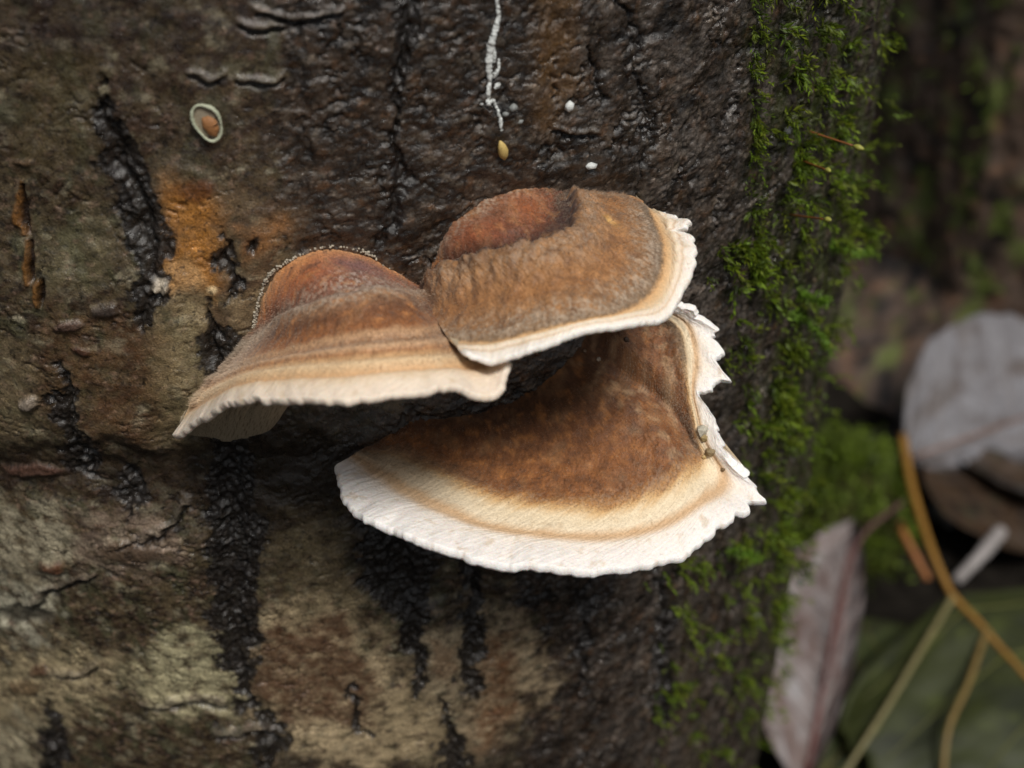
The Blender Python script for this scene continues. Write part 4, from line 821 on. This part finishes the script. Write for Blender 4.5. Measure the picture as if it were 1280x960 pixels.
# pinkish grey curled leaf
leaf('fallen_leaf', 'pinkish grey curled dead leaf with dark red rib at the foot of the mossy trunk', gp(1004, 1000, .012), gp(1068, 660, .03), .022, (-.35, -.75, .6), [(140, 130, 128), (114, 94, 88), (160, 158, 160)], curl=.25, ripple=.03, nveins=8, veincol=(110, 70, 66), mid_r=.0010, seed=5, shape=1.0, asym=.35, vcol=(128, 112, 108))
# big green leaf with thick ochre midrib
pet = [gp(1128, 545, .035), gp(1140, 610, .034), gp(1165, 690, .032)]
leaf('green_leaf', 'large rotting green leaf with thick ochre midrib and pale veins on the ground', gp(1188, 742, .028), gp(1400, 975, .020), .055, (0, -.1, 1), [(50, 56, 20), (33, 38, 14), (72, 80, 32)], curl=-.12, vr=.3, vcol=(84, 86, 38), ripple=.02, nveins=3, veincol=(150, 110, 48), mid_r=.0016, seed=8, stalk=pet, shape=.8, arch=.0)
leaf('green_leaf', 'dull green leaf lying flat under the ochre ribbed leaf', gp(1010, 985, .006), gp(1190, 790, .012), .034, (.1, -.1, 1), [(50, 58, 22), (36, 38, 15), (66, 76, 34)], curl=-.1, nveins=6, veincol=(96, 92, 46), mid_r=.0007, seed=11)
def stalk(name, label, pts, r, col, cat='twig'):
    p = np.array([gp(x, y, h) for x, y, h in pts]); p = catmull(p, np.linspace(0, len(p) - 1, 10 * len(p))); V, F = tube(p, BG * np.linspace(r, r * .7, len(p)) * (1 + .08 * rng.normal(0, 1, len(p))), 8)
    o = bmesh_obj(name, V, F, M_vein, None, C=np.tile(lin(col) * .85, (len(V), 1))); return tag(o, label, cat)
stalk('leaf_stalk', 'long thin khaki stalk slanting away from the ochre midrib over green leaf', [(1192, 745, .028), (1150, 815, .028), (1105, 890, .024), (1060, 960, .018), (1020, 1030, .010)], .0009, (124, 116, 78))
stalk('leaf_stalk', 'curved brown stalk forking down from the ochre midrib', [(1234, 786, .027), (1210, 855, .028), (1186, 910, .026), (1178, 975, .018), (1172, 1040, .008)], .0009, (130, 108, 62))
stalk('twig', 'short rusty orange twig beside the ochre midrib', [(1112, 632, .012), (1130, 668, .014), (1160, 725, .008)], .0016, (160, 104, 58))
stalk('twig', 'thin dark red stalk arching over the black hollow', [(1128, 628, .030), (1085, 662, .042), (1062, 705, .045), (1050, 790, .034), (1042, 850, .03)], .0008, (104, 76, 72))
stalk('twig', 'pale grey broken stick behind the ochre midrib', [(1250, 665, .010), (1225, 695, .012), (1195, 726, .006)], .0026, (158, 152, 150))
# brown litter leaves
litter = [(1265, 612, 70, .020, 0, 'brown dead leaf lying under the pale grey upright leaf'), (1262, 575, -20, .022, 1, 'greyish dead leaf behind the brown one, under the upright leaf'), (1310, 700, 120, .022, 2, 'ochre brown dead leaf beyond the broken grey stick'),
          (1340, 600, 10, .024, 0, 'dark brown dead leaf further along the foot of the trunk behind'), (1400, 650, 150, .024, 1, 'greyish dead leaf at the far side of the green leaf'), (1370, 480, 40, .026, 2, 'ochre brown dead leaf beside the trunk behind'), (1205, 600, 140, .015, 1, 'small greyish dead leaf at the stalk end of the ochre midrib'), (1075, 850, 20, .013, 0, 'small brown dead leaf between pinkish leaf and green leaf')]
lc = [[(46, 36, 30), (28, 22, 19), (68, 62, 56)], [(54, 47, 43), (36, 30, 26), (96, 94, 92)], [(66, 48, 32), (40, 28, 20), (60, 60, 40)]]
for i, (x, y, rz, w, k_, lb) in enumerate(litter):
    b = gp(x, y, .004); a = D2(rz); L = w * 2.6 * BG
    leaf('fallen_leaf', lb, b, b + np.array([math.cos(a) * L, math.sin(a) * L, .004 * (i % 3)]), w, (.2 * math.sin(i * 2.), .2 * math.cos(i * 3.), 1), lc[k_], curl=.2 * (-1)**i, nveins=4, veincol=(76, 60, 46), mid_r=.0007, seed=20 + i, group='brown leaves in the litter')
# pale crumbs of wood in the litter
for i, (x, y, r, cl, lb) in enumerate([(1192, 640, .0075, (120, 118, 122), 'pale grey wood chip just above the broken grey stick'), (1255, 628, .006, (118, 114, 118), 'grey wood chip below the upright grey leaf'), (1226, 612, .005, (92, 88, 86), 'dull grey wood chip beside the ochre stalk'), (1274, 655, .007, (110, 108, 112), 'slanting grey wood chip beyond the broken stick')]):
    p = gp(x, y, r * .6); V = IV * r * BG * np.array([1.2, .8, .6]) * rng.uniform(.7, 1.25, (12, 1)) + p
    tag(mesh('wood_chip', V, IF, M_vein, None, C=np.tile(lin(cl) * .8, (12, 1)), smooth=False), lb, 'wood chip', 'chips in the litter')
# water drops on the mossy bark
M_drop = mat('water drop', (.95, .97, 1), rough=.03, nvar=0, bump=0, spec=.6)
M_drop.node_tree.nodes['Principled BSDF'].inputs['Transmission Weight'].default_value = .85; M_drop.node_tree.nodes['Principled BSDF'].inputs['IOR'].default_value = 1.33
for (x, y, r, lb) in [(945, 769, .75, 'bright water drop on the mossy bark below the broad bracket'), (1000, 728, .7, 'water drop caught in the moss at the trunk edge'), (985, 163, .6, 'water drop high up in the band of moss')]:
    p = surf(float(x), float(y), .9); V = IV * r * 1e-3 + p; tag(mesh('water_drop', V, IF, M_drop), lb, 'drop', 'water drops on the moss')
